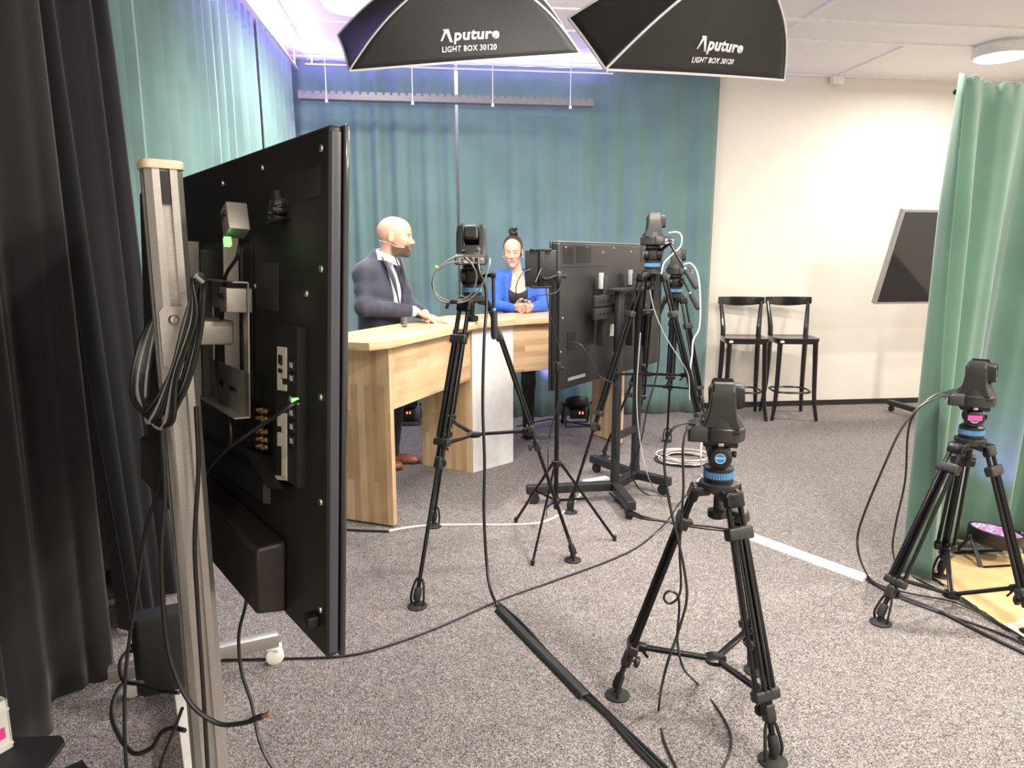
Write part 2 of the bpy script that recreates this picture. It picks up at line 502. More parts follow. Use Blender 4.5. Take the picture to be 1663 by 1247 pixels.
# far curtain, two lengths that part at a narrow gap
FV = 6.82
gp = P(742, 200, 6.85).x
def bk(x):      # a point of the far curtain line by world x
    return (x, (FV + x * math.sin(YAW)) / math.cos(YAW))
g1 = gp
def gapz(s): return 0
curtain('back_curtain', 'teal curtain hanging behind the bald man, left of the narrow white gap', [bk(-1.98), bk(-1.2), bk(g1 - 0.014)], [bk(-1.98), bk(-1.2), bk(g1 + 0.012)], CEIL - 0.05, 0.01, TEAL, wl=0.21, amp=0.045, seed=4)
curtain('back_curtain', 'teal curtain hanging behind the woman and the cameras, up to the white wall', [bk(g1 + 0.014), bk(0.6), bk(1.98)], [bk(g1 + 0.02), bk(0.6), bk(1.97)], CEIL - 0.05, 0.01, TEAL, wl=0.30, amp=0.034, seed=11)
# left curtains run towards the camera
def lf(u, v): q = UV(u, v); return (q.x, q.y)
curtain('side_curtain', 'pale teal pleated curtain along the side, its near length', [lf(-1.32, 3.3), lf(-1.27, 4.4), lf(-1.2, 5.72)], [lf(-1.32, 3.3), lf(-1.28, 4.4), lf(-1.2, 5.72)], CEIL - 0.05, 0.01, TEAL2, 'pleat', wl=0.155, amp=0.035, seed=2, flare=0.1)
curtain('side_curtain', 'short pale teal pleated curtain length filling the far corner', [lf(-1.185, 5.66), lf(-1.15, 6.3), lf(-1.13, 6.82)], [lf(-1.185, 5.66), lf(-1.15, 6.3), lf(-1.13, 6.82)], CEIL - 0.07, 0.01, TEAL2, 'pleat', wl=0.17, amp=0.035, seed=5, flare=0.1)
# black curtains beside the near screen
gb = lambda px, py: tuple(G(px, py, 0.0)[:2])
curtain('black_curtain', 'black curtain hanging behind the silver post of the near screen', [lf(-1.30, 3.22), lf(-1.24, 2.85), lf(-1.28, 2.45)], [gb(274, 962), gb(248, 985), gb(196, 1030)], CEIL - 0.05, 0.012, BLACKC, wl=0.24, amp=0.06, seed=7)
curtain('black_curtain', 'charcoal curtain hanging at the near side, above the white box', [lf(-1.22, 2.55), lf(-1.24, 2.0), lf(-1.22, 1.2), lf(-1.22, 0.4)], [gb(166, 1098), gb(100, 1150), lf(-1.27, 1.35), lf(-1.27, 0.4)], CEIL - 0.05, 0.012, CHARC, wl=0.26, amp=0.06, seed=9)
# ceiling rail for the curtains
b = MB(); b.path([UV(-1.24, 0.3, CEIL - 0.02), UV(-1.26, 3.0, CEIL - 0.02), UV(-1.17, 5.7, CEIL - 0.02), UV(-1.15, 6.79, CEIL - 0.02)], 0.012, 6)
b.path([UV(-1.15, 6.82, CEIL - 0.02), UV(2.8, 6.82, CEIL - 0.02)], 0.012, 6)
tag(b.build('curtain_rail', WHP), 'white curtain rail along the ceiling above the teal curtains', 'rail')

ALS = mat('white_strip_profile', (0.7, 0.7, 0.72), 0.4)
for k, (p0, p1, inw) in enumerate(STRIPS):
    b = MB(); b.bar(p0 - Vector((0, 0, .010)) - inw * .012, p1 - Vector((0, 0, .010)) - inw * .012, .022, .012)
    for t_ in (.02, .98):
        q = p0.lerp(p1, t_) - inw * .02; b.box((q.x, q.y, (q.z + CEIL) / 2), (.012, .004, CEIL - q.z))
    tag(b.build('light_strip', ALS), ('thin light strip glowing violet above the pale teal side curtains', 'thin light strip glowing violet above the teal curtains behind the people')[k], 'light strip')
# ---------------------------------------------------------------- desk
WOOD = wood_mat('beech_butcher_block', (0.76, 0.56, 0.36), (0.68, 0.47, 0.29), (0.50, 0.32, 0.17))
DT = 0.044; DZ = 1.065
A0 = Vector((-0.69, 3.93, 0)); A1 = Vector((-0.285, 5.01, 0)); B0 = Vector((0.01, 5.30, 0)); B1 = Vector((0.94, 5.83, 0))
dl = (A1 - A0).normalized(); nl = Vector((-dl.y, dl.x, 0))      # towards the man
dr = (B1 - B0).normalized(); nr = Vector((-dr.y, dr.x, 0))      # towards the woman
desk = thing('studio_desk', 'angular beech block presenter desk with one white front panel, where the two people stand', 'desk', (-0.3, 5.2, 0))
def inter(p, d, q, e):
    k = d.x * e.y - d.y * e.x
    t = ((q.x - p.x) * e.y - (q.y - p.y) * e.x) / k
    return p + d * t
DEP = 0.43; DEPR = 0.52; OV = 0.05
fl = A0 - nl * OV; fr = B0 - nr * OV
dm = (B0 - A1).normalized(); nm = Vector((-dm.y, dm.x, 0)); fm = A1 - nm * OV
c1 = inter(fl, dl, fm, dm); c2 = inter(fr, dr, fm, dm)
ebl = A0 - dl * 0.19; kb = inter(A0 + nl * DEP, dl, B0 + nr * DEPR, dr)
near_r = ebl - nl * OV; cham = near_r + nl * 0.055; near_r2 = near_r + dl * 0.13
near_l = ebl + nl * DEP
far_f = B1 + dr * 0.12 - nr * OV; far_b = B1 + dr * 0.12 + nr * DEPR
poly = [near_l, cham, near_r2, c1, c2, far_f, far_b, kb]
b = MB(); b.prism([(q.x, q.y) for q in poly], (0, 0, DZ), (1, 0, 0), (0, 1, 0), (0, 0, 1), DT)
b.build('desk_top', WOOD, desk, world=True, grain=dl, bevel=0.003)
T = 0.04
def board(p, d, n, L, z0, z1, name, m=WOOD, grain=(0, 0, 1), th=T):
    """an upright board: front edge line p..p+dL, thickness th along n"""
    b = MB(); b.prism([(0, 0), (L, 0), (L, th), (0, th)], (p.x, p.y, z0), d, n, (0, 0, 1), z1 - z0)
    return b.build(name, m, desk, world=True, grain=grain, bevel=0.002)
board(A0, nl, dl, 0.40, 0.012, DZ, 'end_panel')
board(A0 + dl * T, dl, nl, (A1 - A0).length - T - 0.03, 0.70, DZ, 'apron', grain=dl)
q = A1 + Vector((-0.395, 0.20, 0)); dq = (q - A1).normalized(); nq = Vector((-dq.y, dq.x, 0))
if nq.y < 0: nq = -nq
board(A1, dq, nq, (q - A1).length, 0.0, DZ, 'corner_panel')
WPAN = mat('white_lacquer_panel', (0.80, 0.80, 0.82), 0.35)
board(A1, dm, nm, (B0 - A1).length, 0.0, DZ - 0.002, 'front_panel', WPAN)['label'] = 'white front panel'
board(B0 + dr * 0.0, dr, nr, (B1 - B0).length, 0.70, DZ, 'apron', grain=dr)
board(B1 - dr * T, nr, dr, 0.40, 0.012, DZ, 'end_panel')
# flat thing on the desk: closed thin folder between the two people
b = MB(); b.box(G(738, 521, DZ + DT + 0.006), (0.24, 0.32, 0.010), Matrix.Rotation(0.5, 3, 'Z'), 0.003)
tag(b.build('notepad', mat('beige_notepad', (0.55, 0.47, 0.34), 0.6)), 'thin beige notepad lying on the desk just beyond the man\'s hands', 'notepad')
# drinking glass by the man's hand
gg = thing('drinking_glass', 'small clear drinking glass on the desk in front of the man\'s jacket', 'glass', G(656, 531, DZ + DT))
b = MB(); b.lathe([(0.001, 0.001), (0.018, 0.001), (0.020, 0.012), (0.024, 0.066), (0.022, 0.066), (0.018, 0.014), (0.001, 0.010)], n=20, cap=False)
b.build('glass_body', mat('clear_glass', (0.95, 0.97, 1.0), 0.03, trans=1.0), gg)

# ---------------------------------------------------------------- bar stools
STM = mat('black_lacquered_wood', (0.010, 0.010, 0.011), 0.22, coat=0.3)
def stool(loc, rz, label):
    t = thing('bar_stool', label, 'bar stool', loc, rz, 'black wooden bar stools by the white wall')
    hs = 0.80; w2, d2 = 0.20, 0.195
    b = MB()
    for (zz, k) in ((hs - 0.05, 0.97), (hs - 0.012, 1.0), (hs, 0.97), ): pass
    out = rrect(0.42, 0.40, 0.07, 5)
    b.rings([[Vector((x * k, y * k, z)) for x, y in out] for z, k in ((hs - 0.055, 0.93), (hs - 0.015, 0.99), (hs - 0.004, 1.0), (hs, 0.97), (hs - 0.008, 0.80), (hs - 0.012, 0.4))])
    b.build('seat', STM, t)
    # front legs: gentle curve outward at foot
    for sx in (-1, 1):
        b = MB(); pts = catmull([(sx * 0.165, -0.155, hs - 0.03), (sx * 0.172, -0.168, 0.5), (sx * 0.183, -0.178, 0.2), (sx * 0.21, -0.20, 0.0)], 6)
        b.path(pts, 0.019, 10, rr=[0.026 - 0.009 * i / len(pts) for i in range(len(pts))]); b.build('leg', STM, t)
    # rear legs run up into the back posts
    for sx in (-1, 1):
        b = MB(); pts = catmull([(sx * 0.205, 0.245, 0.0), (sx * 0.18, 0.19, 0.3), (sx * 0.172, 0.165, 0.78), (sx * 0.18, 0.185, 0.95), (sx * 0.198, 0.235, 1.13)], 6)
        b.path(pts, 0.02, 10, rr=[0.016 + 0.009 * math.sin(3.14 * i / len(pts)) for i in range(len(pts))]); b.build('leg', STM, t)
    # curved top rail
    b = MB(); R = []
    for i in range(17):
        a = (i / 16 - 0.5) * 2; x = a * 0.225; y = 0.245 + 0.035 * (1 - a * a) - 0.02 * abs(a) ** 3
        hh = 0.045 * (0.72 + 0.28 * (1 - a * a)); z = 1.13 + 0.012 * a * a
        R.append([Vector((x, y + dy, z + dz)) for dy, dz in ((-0.011, -hh), (-0.013, 0), (-0.009, hh), (0.011, hh), (0.013, 0), (0.009, -hh))])
    b.rings(R); b.build('backrest', STM, t)
    # round bent footrest ring
    b = MB(); pts = []
    for i in range(41):
        a = 2 * math.pi * i / 40; c_, s_ = math.cos(a), math.sin(a)
        pts.append(Vector((0.178 * math.copysign(abs(c_) ** 0.6, c_), 0.172 * math.copysign(abs(s_) ** 0.6, s_), 0.27)))
    b.path(pts, 0.0105, 8, cap=False); b.build('footrest', STM, t)
    b = MB(); b.box((-0.16, -0.205, hs - 0.03), (0.035, 0.004, 0.022)); b.build('sticker', WHP, t)['label'] = 'small white sticker'
    return t
ysd = G(1300, 685).y
for px_, lab in ((1201, 'black wooden bar stool right beside the teal curtain, its seat half hidden by a camera'), (1279, 'black wooden bar stool standing clear against the white wall, all legs visible')):
    q = G(px_, 676); stool((q.x, q.y, 0), YAW + math.radians(-13 if px_ < 1250 else -11), lab)

# ---------------------------------------------------------------- light boxes
SBK = mat('black_softbox_cloth', (0.009, 0.0085, 0.009), 0.6, noise=0.25, nscale=7, bump=0.3, bscale=60)
SBW = mat('silver_softbox_piping', (0.62, 0.62, 0.64), 0.4)
DIFF = emat('softbox_diffuser', (1.0, 0.93, 0.84), 3.0)
LOGO = mat('white_print', (0.85, 0.85, 0.85), 0.5)
def softbox(label, BL, BR, wdir, n_hint, depth, bulge, logo_at, logo_w, energy, up_px, shear=0.0):
    BL, BR = Vector(BL), Vector(BR); e = (BR - BL); Lx = e.length; e.normalize()
    w_ = Vector(wdir); w_ = (w_ - e * w_.dot(e)).normalized(); W = 0.30
    nrm = e.cross(w_)
    if nrm.dot(Vector(n_hint)) < 0: nrm = -nrm
    TL, TR = BL + w_ * W, BR + w_ * W; C = (BL + TR) / 2
    apex = C - nrm * depth
    t = thing('softbox', label, 'softbox', apex)
    cr = [BL, BR, TR, TL]; mids = []
    ca = [apex + (q - C).normalized() * 0.07 for q in cr]
    def rib(i, s):
        p_ = ca[i].lerp(cr[i], s)
        out = (cr[i] - C).normalized()
        return p_ + (out * 0.9 - nrm * 0.35).normalized() * bulge * math.sin(math.pi * s ** 0.85)
    def panel(i, a, s, off=0.0):
        j = (i + 1) % 4
        p0, p1 = rib(i, s), rib(j, s); p_ = p0.lerp(p1, a)
        mid = ((cr[i] + cr[j]) / 2 - C).normalized()
        sag = 0.022 * math.sin(math.pi * a) * math.sin(math.pi * min(1, s)) + 0.005 * math.sin(math.pi * a) * s
        return p_ - mid * sag + (mid - nrm * 0.5).normalized() * off
    b = MB()
    for i in range(4):
        na = 24 if i % 2 == 0 else 10
        b.grid([[panel(i, a / na, s / 16) for a in range(na + 1)] for s in range(17)])
    b.build('shell', SBK, t, world=True, solid=0.003)
    for i in range(4):
        b = MB(); b.path([rib(i, s / 16) - nrm * 0.002 for s in range(17)], 0.005, 6); b.build('rib', SBW, t, world=True)
    b = MB()
    for i in range(4): b.path([panel(i, a / 12, 1.0) for a in range(13)], 0.006, 6)
    b.build('rim', SBW, t, world=True)
    # recessed diffuser
    b = MB(); k = -nrm * 0.018
    b.add([q.lerp(C, 0.20) + k for q in cr], [(0, 1, 2, 3)], False); b.build('diffuser', DIFF, t, world=True, solid=0.002)
    # speed ring and lamp head behind the apex
    b = MB(); b.lathe([(0.085, -0.02), (0.09, 0.0), (0.085, 0.02)], apex, -nrm, 32); b.build('speed_ring', BLK, t, world=True)
    b = MB(); b.lathe([(0.05, 0.02), (0.07, 0.04), (0.07, 0.16), (0.055, 0.18)], apex, -nrm, 24); b.build('lamp_head', PLB, t, world=True)
    hp = apex - nrm * 0.1
    b = MB(); b.tube(hp, Vector((hp.x, hp.y, CEIL)), 0.014); b.lathe([(0.05, 0), (0.05, -0.02)], (hp.x, hp.y, CEIL), n=20); b.build('ceiling_rod', BLK, t, world=True)
    # printed brand on the near panel
    def proj(p_):
        q = p_ - Vector((0, 0, CAMH)); zc = q.y * cp - q.z * sp
        return 831.5 + FPX * q.x / zc, 623.5 - FPX * (q.y * sp + q.z * cp) / zc
    def solve(px, py):
        best = None
        a_, s_, h_ = 0.5, 0.5, 0.5
        for it in range(14):
            c_ = []
            for da in (-1, -.5, 0, .5, 1):
                for ds in (-1, -.5, 0, .5, 1):
                    a1, s1 = min(.98, max(.02, a_ + da * h_)), min(.98, max(.02, s_ + ds * h_))
                    x, y = proj(panel(0, a1, s1)); c_.append(((x - px) ** 2 + (y - py) ** 2, a1, s1))
            _, a_, s_ = min(c_); h_ *= 0.6
        return a_, s_
    def put(vs, fs, quad, name):
        """vs in 0..1 square; quad: the lettering's four corners where the print sits on the panel"""
        (al, sl), (ar, sr), (atl, stl), (atr, str_) = [solve(*q) for q in quad]
        b = MB(); out = []
        for x, y in vs:
            a = (al * (1 - x) + ar * x) * (1 - y) + (atl * (1 - x) + atr * x) * y
            s_ = (sl * (1 - x) + sr * x) * (1 - y) + (stl * (1 - x) + str_ * x) * y
            out.append(panel(0, a, s_, 0.004))
        b.add(out, fs, False); b.build(name, LOGO, t, world=True, solid=0.0015)
    q1, q2 = logo_at
    Av = [(0, .18), (.045, .18), (.11, .80), (.165, .05), (.215, .05), (.145, 1.0), (.085, 1.0)]
    put(Av, [[0, 1, 2, 6], [2, 5, 6], [2, 3, 4, 5]], q1, 'logo')
    put([(.045, .90), (.075, .90), (.085, 1.0), (.055, 1.0)], [[0, 1, 2, 3]], q1, 'logo')
    vs, fs = text_mesh('puture', 1.0, 0.034, 0.1, 1.05)
    mx = max(v[0] for v in vs)
    put([(.225 + x / mx * .775, .18 + y / 0.72 * .80) for x, y in vs], fs, q1, 'logo')
    vs, fs = text_mesh('LIGHT BOX 30120', 1.0, 0.02, 0.0, 1.08)
    mx = max(v[0] for v in vs)
    put([(x / mx, y / 0.70) for x, y in vs], fs, q2, 'logo')
    # its light
    l = lamp('softbox_light', 'AREA', C + nrm * 0.02, energy, (1.0, 0.93, 0.85), Lx * 0.95, W * 0.9)
    l.rotation_euler = Matrix((e, nrm.cross(-e) * -1, -nrm)).transposed().to_euler()
    x_, z_ = e, -nrm; y_ = z_.cross(x_)
    l.rotation_euler = Matrix((x_, y_, z_)).transposed().to_euler()
    return t
softbox('wide black softbox near the ceiling lamp, its white logo upright, hung over the desk', P(567, 115, 3.42), P(942, 87, 3.74), (0, 0.71, 0.70), (0, 0.7, -0.7), 0.36, 0.06,
        (((714, 71), (810, 65), (714, 48), (810, 44)), ((717, 85), (806, 80), (717, 76), (806, 71))), 0.31, 30, 0)
softbox('black softbox turned aside with a slanted white logo, hung beside the white wall', P(983, 113, 2.85), P(1273, 130, 3.50), (-0.40, 0.50, 0.75), (0, 0.7, -0.7), 0.40, 0.06,
        (((1128, 84), (1203, 90), (1136, 57), (1208, 68)), ((1121, 101), (1188, 104), (1124, 92), (1192, 96))), 0.30, 24, 0, 0.25)

# ---------------------------------------------------------------- hanging slotted rail
e0 = P(484, 153, 6.15); e1 = P(964, 165, 6.45); e1.z = e0.z
rl = thing('slotted_rail', 'long grey notched rail hung on thin wires before the teal curtain', 'rail', (e0 + e1) / 2)
d = (e1 - e0); LL = d.length; d.normalize(); nn = Vector((-d.y, d.x, 0))
b = MB(); RM_ = mat('grey_slotted_rail_paint', (0.16, 0.155, 0.18), 0.5)
poly = [(0, -0.035)]
x = 0.0; poly.append((LL, -0.035)); top = []
k = 0; pitch = 0.064
while x < LL - pitch:
    top += [(x, 0.032), (x + pitch * 0.68, 0.032), (x + pitch * 0.68, 0.012), (x + pitch, 0.012)]; x += pitch
top += [(LL, 0.032)]
# front plate built of teeth and a strip
b.prism([(0, -0.035), (LL, -0.035), (LL, 0.012), (0, 0.012)], e0, d, (0, 0, 1), nn, 0.006)
x = 0
while x < LL - pitch * 0.6:
    b.prism([(x, 0.012), (x + pitch * 0.68, 0.012), (x + pitch * 0.68, 0.032), (x, 0.032)], e0, d, (0, 0, 1), nn, 0.006); x += pitch
b.prism([(0, 0), (LL, 0), (LL, 0.07), (0, 0.07)], e0 - Vector((0, 0, 0.035)), d, nn, (0, 0, 1), 0.005)
b.build('rail_body', RM_, rl, world=True)
for px_ in (533, 670, 801, 931):
    s_ = (P(px_, 158, 6.3) - e0).dot(d); q = e0 + d * s_ + nn * 0.0035
    b = MB(); b.tube(q + Vector((0, 0, -0.045)) - nn * 0.008, Vector((q.x, q.y, CEIL)) - nn * 0.008, 0.0035, n=6); b.lathe([(0.012, 0), (0.012, -0.025)], q + Vector((0, 0, -0.035)) - nn * 0.008, n=10)
    b.build('wire', mat('bright_wire', (0.8, 0.8, 0.82), 0.4), rl, world=True)
# ---------------------------------------------------------------- pan-tilt cameras
LENS = mat('lens_glass', (0.01, 0.01, 0.014), 0.04, coat=1.0)
PORT = mat('port_panel_metal', (0.30, 0.30, 0.29), 0.4, 0.4, noise=0.3, nscale=60)
def ptz(base, rz, head, tilt, label, extra_ports=True, k=0.86):
    """base: world point under the body; rz turns the base; head turns the yoke on it"""
    t = thing('robotic_camera', label, 'camera', base, rz, 'robotic cameras on tripods')
    t.scale = (k, k, k); RM[t] = RM[t] @ Matrix.Scale(k, 4)
    def ring(w_, d_, r, z, cy=0, Rz=0, cx=0):
        c_, s_ = math.cos(Rz), math.sin(Rz)
        return [Vector((x * c_ - y * s_, x * s_ + y * c_, z)) for x, y in rrect(w_, d_, r, 5, (cx, cy))]
    b = MB()
    b.rings([ring(.168, .168, .075, 0), ring(.178, .178, .08, .006), ring(.180, .180, .082, .050), ring(.172, .172, .08, .055)])
    b.build('base', PLA, t)
    b = MB(); b.rings([ring(.165, .07, .008, .000, -.085), ring(.172, .075, .012, .004, -.085), ring(.172, .075, .012, .046, -.085), ring(.158, .05, .012, .060, -.07)])
    body = b.build('connector_block', PLA, t)
    b = MB(); b.box((0, -.1225, .025), (.158, .003, .036)); pp = b.build('port_plate', PORT, body)
    for x, r, mm in ((-.062, .008, CHR), (-.045, .006, BLK), (.0, .014, BLK), (.062, .006, CHR)):
        b = MB(); b.lathe([(r, 0), (r, .006), (r * .7, .008)], (x, -.122, .028), (0, -1, 0), 14); b.build('socket', mm, body)
    for x, z, w_, h_ in ((-.024, .036, .02, .008), (-.024, .016, .022, .01), (.034, .030, .018, .016), (.034, .011, .014, .007), (-.055, .011, .012, .007)):
        b = MB(); b.box((x, -.1235, z), (w_, .004, h_)); b.build('socket', PLB if z > .02 else WHP, body)
    b = MB(); b.box((.075, .045, .042), (.02, .04, .012), None, .002); b.build('side_vent', BLK, t)
    # yoke: flared foot, two tapering cheeks with chamfered shoulders
    Y = Matrix.Rotation(head, 4, 'Z')
    ym = bpy.data.objects
    b = MB(); H = head
    b.rings([ring(.172, .168, .075, .055, 0, H), ring(.170, .160, .07, .062, 0, H), ring(.165, .135, .055, .085, 0, H), ring(.160, .100, .045, .108, 0, H)])
    yk = b.build('yoke', PLA, t)
    for sx in (-1, 1):
        b = MB(); R = []
        #         x      half-depth profile heights
        for xi, zt, kd in ((.046, .226, 1.0), (.066, .222, 1.0), (.078, .200, .94), (.082, .165, .86)):
            sec = []
            for z, hd in ((.060, .072), (.085, .060), (.108, .053), (.150, .047), (.190, .044), (zt - .010, .041), (zt, .034)):
                z = min(z, zt); sec.append((hd * kd, z))
            pts = [Vector((sx * xi, y, z)) for y, z in sec] + [Vector((sx * xi, -y, z)) for y, z in sec[::-1]]
            R.append([Y @ q for q in pts])
        b.rings(R, smooth=True); b.build('cheek', PLA, yk, sharp=28)
    for sx in (-1, 1):
        b = MB(); b.lathe([(.012, 0), (.012, .003), (.008, .004)], Y @ Vector((sx * .04, -.066, .078)), Y.to_3x3() @ Vector((sx * .2, -.7, .7)), 14); b.build('cap', PLB, yk)
    # lens block
    b = MB(); Rt = Y @ Matrix.Translation((0, 0, .165)) @ Matrix.Rotation(tilt, 4, 'X')
    def blk(y, w_, h_, r): return [Rt @ Vector((x, y, z)) for x, z in rrect(w_, h_, r, 4)]
    b.rings([blk(-.052, .060, .060, .012), blk(-.044, .078, .084, .014), blk(.0, .084, .096, .014), blk(.062, .084, .094, .016), blk(.078, .078, .086, .02), blk(.078, .066, .074, .02), blk(.070, .060, .068, .02)])
    hb = b.build('lens_block', PLB, t, sharp=28)
    b = MB(); ax = (Rt.to_3x3() @ Vector((0, 1, 0)))
    b.lathe([(.030, 0), (.030, .006), (.026, .006), (.024, .001)], Rt @ Vector((0, .070, 0)), ax, 28); b.build('lens_ring', BLK, hb)
    b = MB(); b.lathe([(.024, .0), (.018, .004), (.008, .006), (.001, .0065)], Rt @ Vector((0, .072, 0)), ax, 28); b.build('lens', LENS, hb)
    return t

# ---------------------------------------------------------------- tripods
LOGOW = mat('badge_white', (0.7, 0.8, 0.9), 0.4)
BADGE = mat('blue_badge', (0.02, 0.22, 0.60), 0.35)
PINK = mat('pink_tape', (0.85, 0.07, 0.33), 0.6)
REDK = mat('red_knob', (0.5, 0.03, 0.03), 0.4)
def tripod(label, c, zc, feet, fr, spf, head_rz, handle=None, tape=False, ztop=None, group='black camera tripods', sphub=None, lat=.027):
    """c: centre xy, zc: crown height, feet: three ground points, fr: clamp fractions down a leg, spf: spreader fraction"""
    t = thing('camera_tripod', label, 'tripod', (c[0], c[1], 0), 0, group)
    C = Vector((c[0], c[1], zc))
    b = MB()
    b.lathe([(.050, -.02), (.062, -.012), (.062, .010), (.052, .014)], C, n=30)
    for f in feet:
        d = Vector(f) - C; d.z = 0; d.normalize(); s_ = Vector((-d.y, d.x, 0))
        for sg in (-1, 1): b.bar(C + d * .03 + s_ * .028 * sg + Vector((0, 0, -.012)), C + d * .085 + s_ * .028 * sg + Vector((0, 0, -.022)), .016, .03, bev=.004)
    b.build('crown', PLA, t, world=True)
    jn = []
    for f in feet:
        F = Vector(f); d = F - C; d.z = 0; d.normalize(); s_ = Vector((-d.y, d.x, 0))
        top = C + d * .075 + Vector((0, 0, -.02)); ank = F + Vector((0, 0, .055)); ax = (ank - top); L = ax.length; ax.normalize()
        out = s_.cross(ax)
        q = lambda k: top + ax * (L * k)
        R = Matrix((s_, out, ax)).transposed()
        b = MB(); f1, f2, f3 = fr
        # top bracket, two upper tubes, first clamp
        b.box(q(.012) , (.072, .03, .05), R, .008)
        for sg in (-1, 1): b.tube(q(.0) + s_ * .024 * sg, q(f2) + s_ * lat * sg, .0085, n=10)
        leg = b.build('leg', BLKG, t, world=True)
        b = MB(); b.box(q(f1), (lat * 2 + .028, .036, .042), R, .007); b.bar(q(f1) + out * .018, q(f1) + out * .034 + ax * -.004, .03, .016, bev=.004)
        b.build('clamp', PLA, leg, world=True)
        b = MB(); b.tube(q(f1), q(f3), .0085, n=10)
        for sg in (-1, 1): b.tube(q(f1) + s_ * .009 * sg - out * .012, q(f2) + s_ * .010 * sg - out * .012, .0065, n=8)
        b.build('inner_tube', BLKG, leg, world=True)
        b = MB(); b.box(q(f2), (lat * 2 + .026, .036, .034), R, .007); b.build('clamp', PLA, leg, world=True)
        # lower bracket with knob
        b = MB(); b.box(q(f3), (.036, .034, .055), R, .007)
        b.lathe([(.006, 0), (.006, .014), (.020, .016), (.021, .028), (.015, .032)], q(f3) + out * .012, out, 14)
        b.build('leg_knob', PLA, leg, world=True)
        if f3 - f2 > .05:
            b = MB()
            for sg in (-1, 1): b.tube(q(f2) + s_ * .014 * sg, q(f3) + s_ * .014 * sg, .007, n=8)
            b.build('inner_tube', BLKG, leg, world=True)
        b = MB(); b.tube(q(f3), ank, .0095, n=10); b.build('inner_tube', BLKG, leg, world=True)
        # rubber foot: saucer, swivel and two rubber loops
        b = MB(); b.lathe([(.044, 0.001), (.045, .006), (.030, .014), (.014, .018), (.012, .05)], (F.x, F.y, 0), n=22)
        b.lathe([(.016, -.02), (.018, 0), (.016, .03), (.012, .035)], ank, ax * -1, n=12)
        for sg in (-1, 1):
            p0 = Vector((F.x, F.y, .008)) + s_ * .030 * sg
            b.path(catmull([p0, p0 + Vector((0, 0, .035)) + s_ * .004 * sg, ank - ax * .05 + s_ * .024 * sg, ank - ax * .075 + s_ * .012 * sg], 5), .0055, 6)
        b.build('foot', RUB, leg, world=True)
        jn.append(q(spf))
    # spreader
    hub = (jn[0] + jn[1] + jn[2]) / 3; hub = Vector((hub.x, hub.y, hub.z - .02 if sphub is None else sphub))
    b = MB(); b.lathe([(.034, -.010), (.038, -.004), (.038, .006), (.028, .010)], hub, n=24)
    for j in jn:
        b.bar(hub, j, .022, .015, bev=.004)
        dd = (j - hub).normalized(); b.bar(j - dd * .05, j + dd * .012, .032, .026, bev=.006); b.bar(j - dd * .03 + Vector((0, 0, -.01)), j - dd * .055 + Vector((0, 0, -.035)), .010, .008)
    b.build('spreader', BLKG, t, world=True)
    # fluid head
    Hx = Matrix.Rotation(head_rz, 4, 'Z'); X = Hx.to_3x3() @ Vector((1, 0, 0)); Yv = Hx.to_3x3() @ Vector((0, 1, 0)); Z = Vector((0, 0, 1))
    R3 = Hx.to_3x3()
    b = MB(); b.lathe([(.046, .010), (.048, .016), (.048, .030), (.044, .030)], C, n=30); b.lathe([(.044, .052), (.048, .054), (.048, .064), (.040, .070)], C, n=30)
    b.lathe([(.024, -.115), (.030, -.110), (.030, -.088), (.012, -.082), (.012, -.02), (.030, -.02)], C, n=14)
    hd = b.build('fluid_head', PLB, t, world=True)
    b = MB()
    prof = []
    for i in range(36):
        for da in (0, 5): prof.append((0, 0))
    rg = []
    for z in (.030, .032, .050, .052):
        rg.append([C + Vector(((.0475 + (.0025 if i % 2 else 0)) * math.cos(2 * math.pi * i / 72), (.0475 + (.0025 if i % 2 else 0)) * math.sin(2 * math.pi * i / 72), z)) for i in range(72)])
    b.rings(rg); b.build('blue_ring', BLU, hd, world=True)
    b = MB(); pc = C + Z * .105
    b.box(pc, (.06, .06, .075), R3, .012); b.box(C + Z * .148, (.074, .110, .022), R3, .006)
    b.lathe([(.020, -.006), (.036, 0), (.038, .018), (.033, .024), (.028, .026)], pc + X * .028, X, 30)
    b.lathe([(.020, -.006), (.036, 0), (.038, .018), (.033, .024), (.028, .026)], pc - X * .028, -X, 30)
    b.build('tilt_body', PLB, hd, world=True)
    for sg in (-1, 1):
        b = MB(); b.lathe([(.0155, 0), (.0155, .002)], pc + X * sg * .0535, X * sg, 24); bd = b.build('badge', BADGE, hd, world=True)
        b = MB(); b.lathe([(.0158, 0), (.0168, .0024), (.0160, .0028), (.0150, .0024)], pc + X * sg * .0535, X * sg, 28, cap=False); b.build('badge_rim', LOGOW, hd, world=True)
        vs, fs = text_mesh('BENRO', .0078, .0002, 0.1); mx = max(v[0] for v in vs)
        b = MB(); b.add([pc + X * sg * .0568 + (Yv * sg) * (x - mx / 2) + Z * (y - .001) for x, y in vs], fs, False); b.build('badge_letters', LOGOW, hd, world=True)
    for sg in (-1, 1):
        b = MB(); b.lathe([(.008, 0), (.010, .004), (.010, .010), (.006, .012)], C + Z * .148 + X * sg * .034, X * sg, 12); b.build('plate_screw', CHR, hd, world=True)
    b = MB(); b.lathe([(.006, 0), (.006, .02), (.011, .022), (.011, .034)], pc - X * .02 + Yv * .02, (Yv + X * .3), 12); b.build('pan_knob', REDK if handle else PLB, hd, world=True)
    if tape:
        b = MB(); b.box(pc + X * .0585 + Z * .006, (.0015, .052, .022), R3 @ Matrix.Rotation(.06, 3, 'X')); b.build('tape', PINK, hd, world=True)['label'] = 'strip of bright pink tape'
